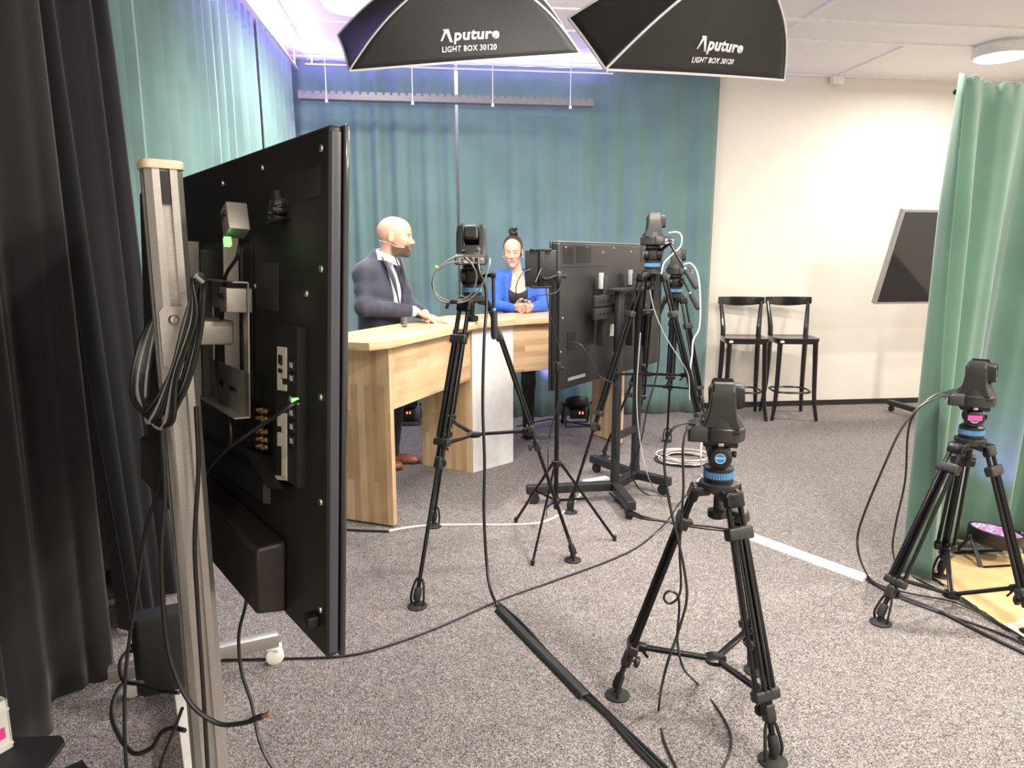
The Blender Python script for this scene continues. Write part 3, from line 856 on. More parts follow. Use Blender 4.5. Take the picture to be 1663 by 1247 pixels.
    if handle:
        h0, h1 = Vector(handle[0]), Vector(handle[1]); dd = (h1 - h0).normalized(); HL = (h1 - h0).length
        b = MB(); b.tube(h0, h0 + dd * (HL - .13), .008, n=12)
        b.tube(pc + X * .02, pc.lerp(h0, .9), .009, n=10); b.lathe([(.013, -.012), (.016, -.008), (.016, .008), (.013, .012)], h0, X, 12)
        pb = b.build('pan_bar', BLKG, hd, world=True)
        b = MB(); b.lathe([(.010, 0), (.0165, .004), (.0165, .118), (.013, .130)], h1 - dd * .13, dd, 14); b.build('grip', RUB, hd, world=True)
        b = MB(); b.lathe([(.011, 0), (.011, .012)], h1 - dd * .145, dd, 14); b.build('grip_collar', BLU, hd, world=True)
    return t, C + Z * .160

def tri3(a, b_, c_, side=1):
    return [a, b_, c_]
# near tripod B
B_feet = [G(1003, 1130), G(1255, 1237), Vector((.93, 2.47, 0))]
cB = Vector((0.688, 2.27)); 
def mount(c, pix, y, ):
    return P(pix[0], pix[1], y)
def zat(px, py, y): return P(px, py, y).z
TRI = {}
tB, mB = tripod('nearest camera tripod, black with a blue ring, standing on open carpet', cB, zat(1172, 787, 2.27), B_feet, (.15, .80, .87), .80, math.radians(-104), group=None, lat=.035)
ptz(mB, math.radians(-104), math.radians(0), math.radians(4), 'dark grey robotic camera on the nearest tripod, seen side-on with cables at its rear')
# right tripod C
C_feet = [G(1430, 1012), G(1527, 938), G(1672, 1030)]
tC, mC = tripod('black camera tripod with pink tape on its head, in front of the green curtain', Vector((2.0, 3.0)), zat(1576, 715, 3.0), C_feet, (.13, .82, .88), .80, math.radians(-116), tape=True, sphub=.07, lat=.035)
ptz(mC, math.radians(-118), math.radians(-12), math.radians(2), 'dark grey robotic camera over pink tape, its lens in front of the green curtain')
# middle tripod A, tall
A_feet = [G(678, 985), G(705, 855), G(930, 910)]
A_c = Vector((-0.195, 3.47)); 
tA, mA = tripod('tall black camera tripod standing in front of the desk\'s white panel', A_c, zat(768, 484, 3.47), A_feet, (.13, .49, .56), .50, math.radians(0), handle=(P(801, 447, 3.42), P(803, 550, 3.34)))
ptz(mA, math.radians(0), 0, math.radians(-18), 'black robotic camera between the two people, its rear ports and looped cables facing out')
# back tripods D and E
D_feet = [G(926, 832), G(1030, 769), Vector((1.28, 4.12, 0))]
tD, mD = tripod('black camera tripod behind the cart screen, carrying the topmost camera', Vector((0.865, 4.42)), zat(1060, 441, 4.42), D_feet, (.17, .60, .66), .43, math.radians(-10), handle=(P(1088, 395, 4.35), P(1131, 468, 4.2)))
ptz(mD, math.radians(55), math.radians(-150), math.radians(0), 'dark grey robotic camera standing highest, above the cart screen\'s edge')
E_feet = [G(982, 742), G(1083, 717), Vector((1.50, 5.12, 0))]
tE, mE = tripod('black camera tripod furthest back, half hidden behind two other tripods', Vector((1.25, 5.45)), zat(1096, 480, 5.45), E_feet, (.17, .55, .62), .56, math.radians(-10), handle=(P(1108, 452, 5.2), P(1134, 502, 5.05)))
ptz(mE, math.radians(60), math.radians(-165), math.radians(0), 'dark grey robotic camera furthest back, lower and behind the topmost camera')
# ---------------------------------------------------------------- screens
TVB = mat('screen_back_black', (0.012, 0.0115, 0.011), 0.45, noise=0.2, nscale=6, bump=0.1, bscale=500)
TVG = mat('screen_glossy_trim', (0.02, 0.02, 0.022), 0.18, coat=0.5)
TVE = mat('screen_edge_strip', (0.045, 0.045, 0.06), 0.35)
SCR = mat('dark_screen_glass', (0.006, 0.006, 0.008), 0.08, coat=1.0)
STEEL = mat('zinc_plated_bracket', (0.33, 0.31, 0.28), 0.42, 0.7, noise=0.1)
BRASS = mat('brass_jack', (0.70, 0.52, 0.24), 0.3, 1.0)
PORTW = mat('pale_port_label', (0.55, 0.53, 0.44), 0.5)
def tvlocal(root, yoff):
    """ray of a photo pixel met with the screen's plane y = yoff, in the screen's own frame"""
    Mi = RM[root].inverted(); o = Mi @ Vector((0, 0, CAMH)); R = Mi.to_3x3()
    def f(px, py, dy=0.0):
        d = R @ ray(px, py); t = (yoff + dy - o.y) / d.y
        return Vector((o.x + d.x * t, yoff + dy, o.z + d.z * t))
    return f
def screw(b, p_): b.lathe([(.007, 0), (.006, .003), (.002, .004)], p_, (0, 1, 0), 10)

# near screen on a silver stand
e1 = Vector((-0.61, 0.79, 0)).normalized(); nb = Vector((-e1.y, e1.x, 0))
rz1 = math.atan2(e1.y, e1.x)
N0 = P(534, 200, 1.26); N1 = P(534, 1056, 1.26)
W1, H1 = 1.60, (N0.z - N1.z) * 1.0
c1_ = Vector((N0.x, N0.y, 0)) + e1 * (W1 / 2) + nb * .026; zc1 = (N0.z + N1.z) / 2
TILT = math.radians(3.0)
tv = thing('television', 'large black television on the silver stand, its back to the camera, nearest of all', 'television', (c1_.x, c1_.y, zc1), (TILT, 0, rz1))
F1 = tvlocal(tv, 0.0)
# local frame: x from the near edge (-W/2) to the far edge, y out of the back, z up. back cover lies at y = 0
b = MB(); b.box((0, -.013, 0), (W1, .026, H1), None, .008); b.build('back_cover', TVB, tv)
b = MB(); b.box((0, -.033, 0), (W1 + .008, .012, H1 + .008), None, .005); b.build('bezel', TVG, tv)
b = MB()
b.box((-W1 / 2 - .001, -.013, 0), (.006, .018, H1 - .02), None, .002); b.build('edge_strip', TVE, tv)
b = MB(); b.box((0, -.0395, 0), (W1 - .01, .002, H1 - .01)); b.build('screen', SCR, tv)
# raised middle of the back cover and the thick lower part
b = MB()
a0_, a1_ = F1(437, 745), F1(507, 950)
def hull(b, x0, x1, z0, z1, d0, d1, sl):
    """a slab from y=0 to y=d, its sides sloping by sl"""
    r0 = [Vector((x, 0, z)) for x, z in ((x0, z0), (x1, z0), (x1, z1), (x0, z1))]
    r1 = [Vector((x, d1, z)) for x, z in ((x0 + sl, z0 + sl * .3), (x1 - sl, z0 + sl * .3), (x1 - sl, z1 - sl), (x0 + sl, z1 - sl))]
    b.rings([r0, r1], smooth=False)
xb0 = F1(507, 1000).x
hull(b, -.60, .60, -H1 / 2 + .012, -H1 / 2 + .17, 0, .062, .012)
b.build('lower_housing', mat('speaker_housing', (0.016, 0.012, 0.011), 0.4), tv, bevel=.008)
b = MB(); hull(b, -.40, .60, -.19, .30, 0, .016, .02); b.build('electronics_cover', TVB, tv, bevel=.004)
# vent ridge above the housing
b = MB(); hull(b, -.50, .3, -H1 / 2 + .22, -H1 / 2 + .27, 0, .014, .006); b.build('vent_ridge', TVB, tv)
for px_, py_ in ((522, 241), (426, 273), (362, 298), (522, 437), (521, 645), (521, 815), (520, 990), (300 + 115, 465), (498, 477)):
    q = F1(px_, py_); b = MB(); screw(b, Vector((q.x, 0.0, q.z))); b.build('screw', CHR, tv)
# recessed rating plate and faint label
def patch(name, m, pts, dy0=0.0, th=.002, sub=None):
    q = [F1(*p_) for p_ in pts]; b = MB()
    b.rings([[Vector((v.x, dy0, v.z)) for v in q], [Vector((v.x, dy0 + th, v.z)) for v in q]], smooth=False)
    return b.build(name, m, sub or tv)
LBL = mat('dim_rating_label', (0.03, 0.029, 0.027), 0.6)
patch('rating_label', LBL, ((417, 425), (452, 427), (452, 506), (417, 498)))
patch('sticker', mat('dim_tape', (0.02, 0.02, 0.019), 0.3), ((455, 290), (521, 268), (521, 318), (455, 338)), th=.0012)
# input panel: recess, pale strip with sockets, jacks
patch('port_recess', mat('recess_black', (0.004, 0.004, 0.004), 0.7), ((462, 528), (497, 532), (497, 790), (462, 768)), th=.018)
def pline(name, m, x0, x1, y0, y1, dy, th=.003):
    return patch(name, m, ((x0, y0), (x1, y0 + 2), (x1, y1 + 2), (x0, y1)), dy, th)
for (x0, x1, y0, y1) in ((467, 481, 562, 612), (467, 473, 612, 622), (467, 481, 622, 632), (467, 481, 668, 690), (474, 481, 690, 700), (467, 481, 700, 722), (474, 481, 722, 774), (463, 481, 770, 776)):
    pline('port_strip', PORTW, x0, x1, y0, y1, .018)
for (y0, y1) in ((575, 590), (597, 603)):
    pline('socket', PLB, 471, 476, y0, y1, .021)
for y0 in (583, 604, 638, 660, 682, 705):
    pline('socket', TVG, 485, 494, y0, y0 + 17, .018, .004)
    pline('port_mark', mat('port_print', (0.4, 0.42, 0.5), 0.5), 489, 493, y0 + 4, y0 + 12, .022, .001)
patch('jack_plate', mat('jack_plate_black', (0.01, 0.01, 0.01), 0.4), ((420, 655), (441, 664), (441, 732), (420, 722)), .016, .003)
for y0 in (665, 678, 699, 712, 724):
    for x0 in (426, 434):
        q = F1(x0, y0 + (x0 - 426) * .3, .018); b = MB(); b.lathe([(.0062, 0), (.0062, .004), (.0048, .004), (.0048, .014)], q, (0, 1, 0), 12); b.build('jack', BRASS, tv)
patch('jack_ledge', TVB, ((417, 724), (441, 736), (470, 782), (480, 790), (458, 790)), 0.0, .03)
# the rough tape ends high on the back
b = MB(); q = F1(467, 330); random.seed(3)
for k in range(4):
    p0 = F1(463 + k * 3, 312 + k * 14); p1_ = F1(466 - k * 2, 330 + k * 10)
    b.add([p0, p0 + Vector((.02, .02 + .005 * k, .004)), p1_ + Vector((.015, .03, -.01)), p1_], [(0, 1, 2, 3)], False)
b.build('tape_scrap', TVG, tv, solid=.001)
# feet mount screws at lower edge: little handle bracket
b = MB(); q = F1(515, 1005); b.box((q.x, .012, q.z), (.03, .024, .025), None, .004); b.build('hook', PLB, tv)

# vesa bracket: vertical steel strips on the back and a hooked plate
def steelbox(px0, py0, px1, py1, d0, d1, name='bracket_strip', m=STEEL, par=None):
    a, c = F1(px0, py0, (d0 + d1) / 2), F1(px1, py1, (d0 + d1) / 2)
    b = MB(); b.box(((a.x + c.x) / 2, (d0 + d1) / 2, (a.z + c.z) / 2), (abs(a.x - c.x), d1 - d0, abs(a.z - c.z)), None, .0015)
    return b.build(name, m, par or tv)
t2 = tv
def P1(px, py, dy): return F1(px, py, dy)
# side hook rails (long flat strips with folded edges)
def rail(px, yt, yb, d0, d1, w_, name='bracket_rail'):
    a, c = P1(px, yt, (d0 + d1) / 2), P1(px, yb, (d0 + d1) / 2); x = (a.x + c.x) / 2
    b = MB(); b.box((x - w_ / 2, (d0 + d1) / 2, (a.z + c.z) / 2), (.003, d1 - d0, abs(a.z - c.z))); b.box((x, d0 + .0015, (a.z + c.z) / 2), (w_, .003, abs(a.z - c.z)))
    return b.build(name, STEEL, t2)
rail(373, 382, 655, .018, .050, .03)
rail(312, 392, 640, .018, .050, .03)
# backing plate with a square window
xa, xb_ = P1(333, 500, .07).x, P1(396, 560, .07).x
za, zb_ = .10, -.16
x0_, x1_ = min(xa, xb_), max(xa, xb_); zc_ = P1(365, 560, .07).z; h2 = .135; b = MB()
wx = x1_ - x0_
for cx, cz, sx_, sz_ in ((x0_ + .014, zc_, .028, 2 * h2), (x1_ - .014, zc_, .028, 2 * h2), ((x0_ + x1_) / 2, zc_ + h2 - .03, wx, .06), ((x0_ + x1_) / 2, zc_ - h2 + .045, wx, .09)):
    b.box((cx, .060, cz), (sx_, .003, sz_))
b.box(((x0_ + x1_) / 2, .075, zc_ - h2), (wx, .03, .003)); b.box(((x0_ + x1_) / 2, .075, zc_ + h2), (wx, .03, .003))
b.build('bracket_plate', STEEL, t2)
for k in (0, 1):
    b = MB(); b.box(((x0_ + x1_) / 2 + (k - .5) * .08, .064, zc_ - h2 + .045), (.045, .004, .008)); b.build('slot', BLK, t2)
b = MB(); b.box(((x0_ + x1_) / 2 + .01, .105, zc_ + .03), (.14, .08, .05), None, .004); b.build('tilt_joint', STEEL, t2)

# two little converter boxes fixed on the bracket
def convbox(px, py, sz, d, rr, label, led=None, m=STEEL):
    q = P1(px, py, d); M_ = RM[tv]; w0 = M_ @ q
    t = thing('converter_box', label, 'converter box', w0, (TILT, rr, rz1))
    b = MB(); b.box((0, 0, 0), sz, None, .002); b.build('case', m, t)
    for k in (-1, 1):
        b = MB(); b.lathe([(.006, 0), (.006, .003)], (sz[0] * .2 * k, sz[1] / 2, sz[2] * .15), (0, 1, 0), 10); b.build('socket', PLB, t)
    if led:
        b = MB(); b.box((0, sz[1] / 2, -sz[2] / 2 - .018), (.012, .012, .016)); b.build('green_light', GRN, t)
    return t
convbox(382, 358, (.046, .040, .056), .075, math.radians(22), 'small silver converter box with a green light, topmost on the near television\'s bracket', True)
convbox(383, 487, (.046, .05, .048), .075, 0, 'small silver converter box with two holes, below the one with green light')

# silver stand
pc_ = Vector((c1_.x, c1_.y, 0)) + nb * .17
ptop = P(262, 306, pc_.y).z
# move the post along the screen until it stands where the photo shows it
best = min(((abs((831.5 + FPX * (q.x / (q.y * cp - (ptop - CAMH) * sp))) - 262), k) for k in range(-60, 61) for q in [pc_ + e1 * k * .01]))
pc_ = pc_ + e1 * best[1] * .01
st = thing('screen_stand', 'tall silver aluminium stand on white castors holding the nearest television', 'stand', (pc_.x, pc_.y, 0), rz1)
ALD = mat('dark_slot', (0.02, 0.018, 0.016), 0.5)
pw, pd = .074, .060
b = MB()
qx, qy, g = .029, .034, .009
sec = []
for (sx, sy, ax) in ((1, 1, 0), (-1, 1, 1), (-1, -1, 0), (1, -1, 1)):
    A_ = [(qx, g), (qx, qy - .012), (qx - .010, qy), (g, qy), (g, qy - .013)]
    B_ = [(x * sx, y * sy) for x, y in A_]
    if sx * sy < 0: B_ = [(qx - .013, g)] and [(x * sx, y * sy) for x, y in A_[::-1]]
    sec += [((qx - .013) * sx, g * sy)] + B_ if sx * sy > 0 else B_ + [((qx - .013) * sx, g * sy)]
b.prism(sec, (0, 0, .10), (1, 0, 0), (0, 1, 0), (0, 0, 1), ptop - .10); b.build('post', ALU, st)
b = MB(); b.rings([[Vector((x, y, z)) for x, y in rrect(.066 * k, .076 * k, .018, 5)] for z, k in ((ptop, 1), (ptop + .012, 1), (ptop + .016, .94))]); b.build('post_cap', mat('cream_plastic_cap', (0.62, 0.54, 0.38), 0.45), st)
b = MB(); b.box((0, .0, ptop - .035), (.054, .016, .06)); b.build('slot_nut', PLB, st)
# bolted cover plate with a knob
zk = P(283, 500, pc_.y).z
b = MB(); b.prism([(-.024, -.085), (.024, -.075), (.024, .03), (.016, .04), (-.018, .04), (-.024, .03)], (-.0295, .008, zk - .035), (0, 1, 0), (0, 0, 1), (-1, 0, 0), .006, False); b.build('cover_plate', ALU, st)
b = MB(); b.lathe([(.010, 0), (.010, .006), (.007, .010)], (-.0355, .008, zk - .02), (-1, 0, 0), 14); b.build('bolt', CHR, st)
# arm to the bracket
ai = RM[st].inverted() @ (RM[tv] @ Vector(((x0_ + x1_) / 2, .10, zc_ + .03)))
b = MB(); b.bar((0, -.03, ai.z), (ai.x, ai.y, ai.z), .05, .04, bev=.004); b.build('arm', ALU, st)
# feet: two level bars on castors joined by a beam
fa = G(176, 1100, .09); fb = G(452, 1040, .09)
fa = Vector((fa.x, fa.y, .10)); fb = Vector((fb.x, fb.y, .10)); fm_ = fa.lerp(fb, .42)
b = MB(); b.bar(fa, fb, .045, .05, bev=.003); b.build('foot_bar', ALU, st, world=True)
pz = Vector((pc_.x, pc_.y, .10)); far2 = pz - (fm_ - pz) * 0.9
WHB = mat('white_painted_steel', (0.66, 0.65, 0.61), 0.4)
b = MB(); b.bar(fm_ + Vector((0, 0, .002)), pz - (fm_ - pz) * .9 + Vector((0, 0, .002)), .09, .035, bev=.004); b.build('floor_beam', WHB, st, world=True)
dd = (fb - fa)
ga, gb2 = far2 - dd * .42, far2 + dd * .58
b = MB(); b.bar(ga, gb2, .045, .05, bev=.003); b.build('foot_bar', ALU, st, world=True)
for q in (fa.lerp(fb, .12), fa.lerp(fb, .97), ga.lerp(gb2, .06), ga.lerp(gb2, .97)):
    b = MB(); s_ = dd.normalized(); ax_ = Vector((-s_.y, s_.x, 0))
    b.lathe([(.001, -.022), (.026, -.022), (.034, -.017), (.034, .017), (.026, .022), (.001, .022)], (q.x, q.y, .0345), ax_, 24)
    b.box((q.x, q.y, .066), (.05, .05, .014), None, .004)
    b.build('castor', WHP, st, world=True)
b = MB(); b.box((pz.x, pz.y, .06), (.12, .11, .06), Matrix.Rotation(rz1, 3, 'Z'), .006); b.build('base_block', PLB, st, world=True)
# black equipment case standing on the foot bar
q = G(268, 1125, .12)
rb = math.atan2(dd.y, dd.x)
cs = thing('media_player', 'black media box standing on the silver stand\'s floor beam', 'electronics box', (q.x, q.y + .04, .125), rb)
b = MB(); b.rings([[Vector((x, y, z)) for x, y in rrect(.20, .085 * k, .03, 5)] for z, k in ((.002, .95), (.01, 1), (.26, 1), (.27, .93))]); b.build('case', PLB, cs)
b = MB(); b.box((-.105, 0, .16), (.012, .03, .02), None, .002); b.build('plug', PLB, cs)
b = MB(); b.box((0, 0, -.003), (.16, .06, .01)); b.build('foot', RUB, cs)

# ------------------------------------------------ middle screen on the double post cart
E2 = Vector((.57, .82, 0)).normalized(); nb2 = Vector((E2.y, -E2.x, 0))      # back faces the camera side
M0 = P(908, 393, 4.10); M1 = P(908, 636, 4.10); W2 = 1.47; H2 = M0.z - M1.z; zc2 = (M0.z + M1.z) / 2
c2_ = Vector((M0.x, M0.y, 0)) + E2 * W2 / 2
rz2 = math.atan2(-E2.y, -E2.x)
tv2 = thing('television', 'large black television on the black double-post cart, seen from behind in mid room', 'television', (c2_.x, c2_.y, zc2), rz2)
F1 = tvlocal(tv2, 0.0)
TV2 = mat('screen_back_grey_black', (0.015, 0.015, 0.016), 0.35, noise=0.35, nscale=3)
b = MB(); b.box((0, -.025, 0), (W2, .05, H2), None, .012); b.build('back_cover', TV2, tv2)
b = MB(); b.box((0, -.056, 0), (W2 + .012, .016, H2 + .012), None, .005); b.build('bezel', TVG, tv2)
b = MB(); b.box((0, -.022, H2 / 2 + .004), (W2, .03, .006), None, .001); b.build('edge_strip', mat('screen_trim_metal', (0.35, 0.32, 0.30), 0.35, 0.7), tv2)
b = MB(); b.box((0, -.0645, 0), (W2 - .02, .002, H2 - .02)); b.build('screen', SCR, tv2)
def patch2(name, m, pts, dy0=0.0, th=.003):
    q = [F1(*p_) for p_ in pts]; b = MB()
    b.rings([[Vector((v.x, dy0, v.z)) for v in q], [Vector((v.x, dy0 + th, v.z)) for v in q]], smooth=False)
    return b.build(name, m, tv2)
for (xa, xb_, y0, dyy) in ((914, 931, 402, 2), (936, 960, 401, 3), (1040, 1056, 401, 2)):
    b = MB()
    for k in range(10):
        a = F1(xa, y0 + k * 2.7); c = F1(xb_, y0 + k * 2.7 + .5)
        b.box(((a.x + c.x) / 2, .001, (a.z + c.z) / 2), (abs(a.x - c.x), .004, .004))
    b.build('vent_grille', BLK, tv2)
patch2('seam', BLK, ((912, 434), (986, 431), (986, 432), (912, 435)), 0, .002)
patch2('lower_badge', mat('faint_maker_label', (0.18, 0.18, 0.18), 0.4), ((922, 614), (950, 606), (950, 611), (922, 619)))
patch2('input_recess', BLK, ((921, 540), (934, 537), (934, 566), (921, 570)))
patch2('sticker', WHP, ((991, 527), (997, 526), (996, 545), (990, 546)))['label'] = 'white sticker'
for px_, py_ in ((919, 402), (953, 402), (979, 410), (997, 403), (1025, 409), (914, 517), (911, 572), (995, 574), (1047, 403)):
    q = F1(px_, py_); b = MB(); screw(b, Vector((q.x, 0, q.z))); b.build('screw', CHR, tv2)
# cart
px1 = P(1003, 480, 4.55)
def onback(px, py, off):          # point off metres behind the back cover
    q = F1(px, py, off); return RM[tv2] @ q
ct = thing('screen_cart', 'black steel cart with two round posts and castors under the mid-room television', 'stand', (c2_.x, c2_.y, 0), rz2)
CBK = mat('charcoal_painted_steel', (0.016, 0.017, 0.019), 0.42)
pa = onback(1003, 600, .14); pb_ = onback(1036, 600, .14)
for q in (pa, pb_):
    b = MB(); b.tube((q.x, q.y, .06), (q.x, q.y, onback(1005, 474, .14).z), .030, n=20); b.build('post', CBK, ct, world=True)
zt = onback(1005, 474, .14).z
b = MB(); b.box(((pa.x + pb_.x) / 2, (pa.y + pb_.y) / 2, zt + .012), ((pb_ - pa).length + .12, .10, .022), Matrix.Rotation(rz2, 3, 'Z'), .006); b.build('top_plate', CBK, ct, world=True)
b = MB(); b.bar((pa.x, pa.y, .42), (pb_.x, pb_.y, .42), .03, .04); b.build('cross_bar', CBK, ct, world=True)
# mounting plates
for py_ in (490, 511):
    b = MB(); a = F1(968, py_, .10); c = F1(1052, py_ - 6, .10); z = a.z
    b.box(((a.x + c.x) / 2, .085, z), (abs(a.x - c.x), .022, .07), None, .004); b.build('mount_plate', CBK, ct, world=False) if False else b.build('mount_plate', CBK, tv2)
    for k in range(4):
        q = F1(976 + k * 6, py_, .097); b = MB(); b.box((q.x, .0975, z), (.028, .004, .010)); b.build('slot', BLK, tv2)
for px_, yt, yb in ((980, 448, 560), (1027, 443, 560)):
    a = F1(px_, yt, .05); c = F1(px_, yb, .05); b = MB()
    b.box((a.x, .045, (a.z + c.z) / 2), (.035, .05, a.z - c.z), None, .004); b.build('hook_rail', CBK, tv2)
    b = MB(); b.box((a.x + .03, .05, a.z - .03), (.035, .02, .10), None, .003); b.build('hook_cap', mat('grey_plastic', (0.30, 0.30, 0.31), 0.5), tv2)
# spanning bar from post to plates
b = MB(); b.bar((pa.x, pa.y, zt - .10), onback(1003, 500, .10), .05, .05); b.bar((pb_.x, pb_.y, zt - .10), onback(1036, 500, .10), .05, .05); b.build('arm', CBK, ct, world=True)
# base: beam, splayed feet
mid = (pa + pb_) / 2
def foot(a, c, r):
    a = Vector((a.x, a.y, .095)); c = Vector((c.x, c.y, .095)); b = MB(); b.bar(a, c, .055, .055, bev=.004); b.build('foot_bar', CBK, ct, world=True)
    if r:
        b = MB(); d_ = (c - a).normalized(); q = c - d_ * .05
        b.lathe([(.001, -.02), (.028, -.02), (.034, -.014), (.034, .014), (.028, .02), (.001, .02)], (q.x, q.y, .0345), (d_.y, -d_.x, 0), 20); b.box((q.x, q.y, .062), (.04, .04, .016), None, .003)
        b.build('castor', RUB, ct, world=True)
H_ = .095
foot(Vector((pa.x, pa.y, 0)), G(855, 795, H_), True)
foot(Vector((pa.x, pa.y, 0)), G(1026, 822, H_), True)
foot(Vector((pb_.x, pb_.y, 0)), G(962, 744, H_), True)
foot(Vector((pb_.x, pb_.y, 0)), G(1088, 783, H_), True)
foot(Vector((pa.x, pa.y, 0)), Vector((pb_.x, pb_.y, 0)), False)

# ------------------------------------------------ wall-side screen, tilted
t3y = 6.55
a = P(1462, 340, t3y - .28); c = P(1420, 494, t3y)
e3 = Vector((math.cos(YAW + .03), math.sin(YAW + .03), .0)).normalized()
upv = (a - c); upv = (upv - e3 * upv.dot(e3)).normalized(); H3 = (a - c).dot(upv)
fr3 = upv.cross(e3).normalized()
if fr3.y > 0: fr3 = -fr3
t3 = thing('display_screen', 'tilted black display with thin silver frame, half hidden by the green curtain', 'screen', c)
sk = (a - c).dot(e3); W3 = 1.35
def q3(x, z, y=0.0): return c + e3 * x + upv * z - fr3 * y
b = MB(); b.rings([[q3(0, 0, .0), q3(W3, 0, 0), q3(W3, H3, 0), q3(0, H3, 0)], [q3(0, 0, .05), q3(W3, 0, .05), q3(W3, H3, .05), q3(0, H3, .05)]], smooth=False); b.build('frame', mat('silver_screen_frame', (0.45, 0.44, 0.42), 0.4, 0.5), t3, world=True)
b = MB(); k = .022; b.rings([[q3(k, k, -.003), q3(W3 - k, k, -.003), q3(W3 - k, H3 - k, -.003), q3(k, H3 - k, -.003)], [q3(k, k, .01), q3(W3 - k, k, .01), q3(W3 - k, H3 - k, .01), q3(k, H3 - k, .01)]], smooth=False); b.build('screen', SCR, t3, world=True)
# its stand: post, foot with castor
st3 = thing('display_stand', 'black stand foot with small castor by the baseboard, under the tilted display', 'stand', G(1500, 662))
pm = q3(W3 / 2, H3 * .45, .06)
b = MB(); b.tube((pm.x + .0, pm.y + .12, .08), (pm.x, pm.y + .12, pm.z + .1), .03); b.bar((pm.x, pm.y + .12, pm.z), pm + Vector((0, .0, 0)), .1, .1); b.build('post', CBK, st3, world=True)
f0 = G(1442, 652, .10); f0 = Vector((f0.x, f0.y - .02, .10))
b = MB(); b.bar(f0, (pm.x, pm.y + .05, .08), .05, .05, bev=.004); b.build('foot_bar', CBK, st3, world=True)
b = MB(); b.lathe([(.001, -.015), (.026, -.015), (.03, 0), (.026, .015), (.001, .015)], (f0.x + .03, f0.y, .032), (.3, -1, 0), 18); b.box((f0.x + .03, f0.y, .066), (.03, .03, .02)); b.build('castor', RUB, st3, world=True)
b = MB(); b.bar((pm.x, pm.y + .1, .08), (pm.x + .55, pm.y - .1, .08), .05, .05, bev=.004); b.build('foot_bar', CBK, st3, world=True)
b = MB(); b.lathe([(.001, -.015), (.026, -.015), (.03, 0), (.026, .015), (.001, .015)], (pm.x + .5, pm.y - .09, .032), (.3, -1, 0), 18); b.box((pm.x + .5, pm.y - .09, .05), (.03, .03, .03)); b.build('castor', RUB, st3, world=True)
# ---------------------------------------------------------------- green curtain at the side stage
b0 = G(1496, 942)
tp = [(1.985, 3.30), (2.12, 3.42), (2.35, 3.52), (2.7, 3.60), (3.2, 3.66), (3.9, 3.7)]
bt = [(b0.x - .02, b0.y), (2.20, 3.50), (2.42, 3.66), (2.75, 3.72), (3.25, 3.74), (3.9, 3.76)]
zt_ = P(1563, 118, 3.30).z
curtain('green_curtain', 'green curtain with pointed heading on a low bar, its hem by the tan rug', tp, bt, zt_, .012, GREEN, wl=.27, amp=.075, seed=23, rows=26,
        ztop=lambda s: -.012 + .022 * abs(math.sin(2 * math.pi * s / .17)))
bs = thing('curtain_stand', 'black low bar and upright carrying the green curtain at the side stage', 'stand', (3.95, 3.78, 0))
b = MB(); b.path([Vector((x + .03, y + .11, zt_ - .05)) for x, y in [(2.01, 3.33), (2.15, 3.45), (2.38, 3.56), (2.7, 3.64), (3.2, 3.70), (3.92, 3.75)]], .012, 8); b.build('crossbar', BLK, bs, world=True)
b = MB(); b.tube((3.95, 3.86, 0), (3.95, 3.86, zt_), .02); b.lathe([(.2, 0), (.2, .012), (.02, .03)], (3.95, 4.0, 0), n=24); b.build('upright', BLK, bs, world=True)
# rug
RUGM = mat('tan_rug_pile', (0.60, 0.42, 0.22), 0.95, noise=.12, nscale=9, bump=.6, bscale=260, spec=.1)
RUGW = mat('cream_rug_pile', (0.72, 0.66, 0.55), 0.95, bump=.5, bscale=260, spec=.1)
def flat(pts, z1, z0=0.0):
    b = MB(); n = len(pts)
    b.rings([[Vector((p_.x, p_.y, z0)) for p_ in pts], [Vector((p_.x, p_.y, z1)) for p_ in pts]], smooth=False); return b
r0, r1, r2 = G(1512, 938), G(1552, 903), G(1900, 898)
nr1 = G(1632, 1022); nr0 = G(1690, 1062)
ed = (nr1 - r0).normalized()
rg = thing('rug', 'tan rug under the side tripod, its cream stripe at the picture\'s edge', 'rug', (2.9, 3.0, 0))
rc = r0 + ed * 1.55
flat([r0, r1, Vector((r2.x, r1.y + .02, 0)), Vector((r2.x, rc.y, 0)), rc], .008).build('rug_field', RUGM, rg, world=True)
sh = Vector((ed.y, -ed.x, 0))
c0, c1p = G(1634, 1018), G(1663, 1043)
k0 = r0 + ed * (c0 - r0).dot(ed); k1 = r0 + ed * 1.55
flat([k0, k0 + Vector((.16, .06, 0)), k0 + Vector((1.2, .06, 0)), k1 + Vector((.9, 0, 0)), k1], .0095, .006).build('rug_stripe', RUGW, rg, world=True)
b = MB(); random.seed(8)
pts = [r0 + ed * (1.55 * i / 60) + sh * random.uniform(-.008, .004) for i in range(61)]
b.path([Vector((q.x, q.y, .005)) for q in pts], .006, 6); b.build('binding', RUB, rg, world=True)

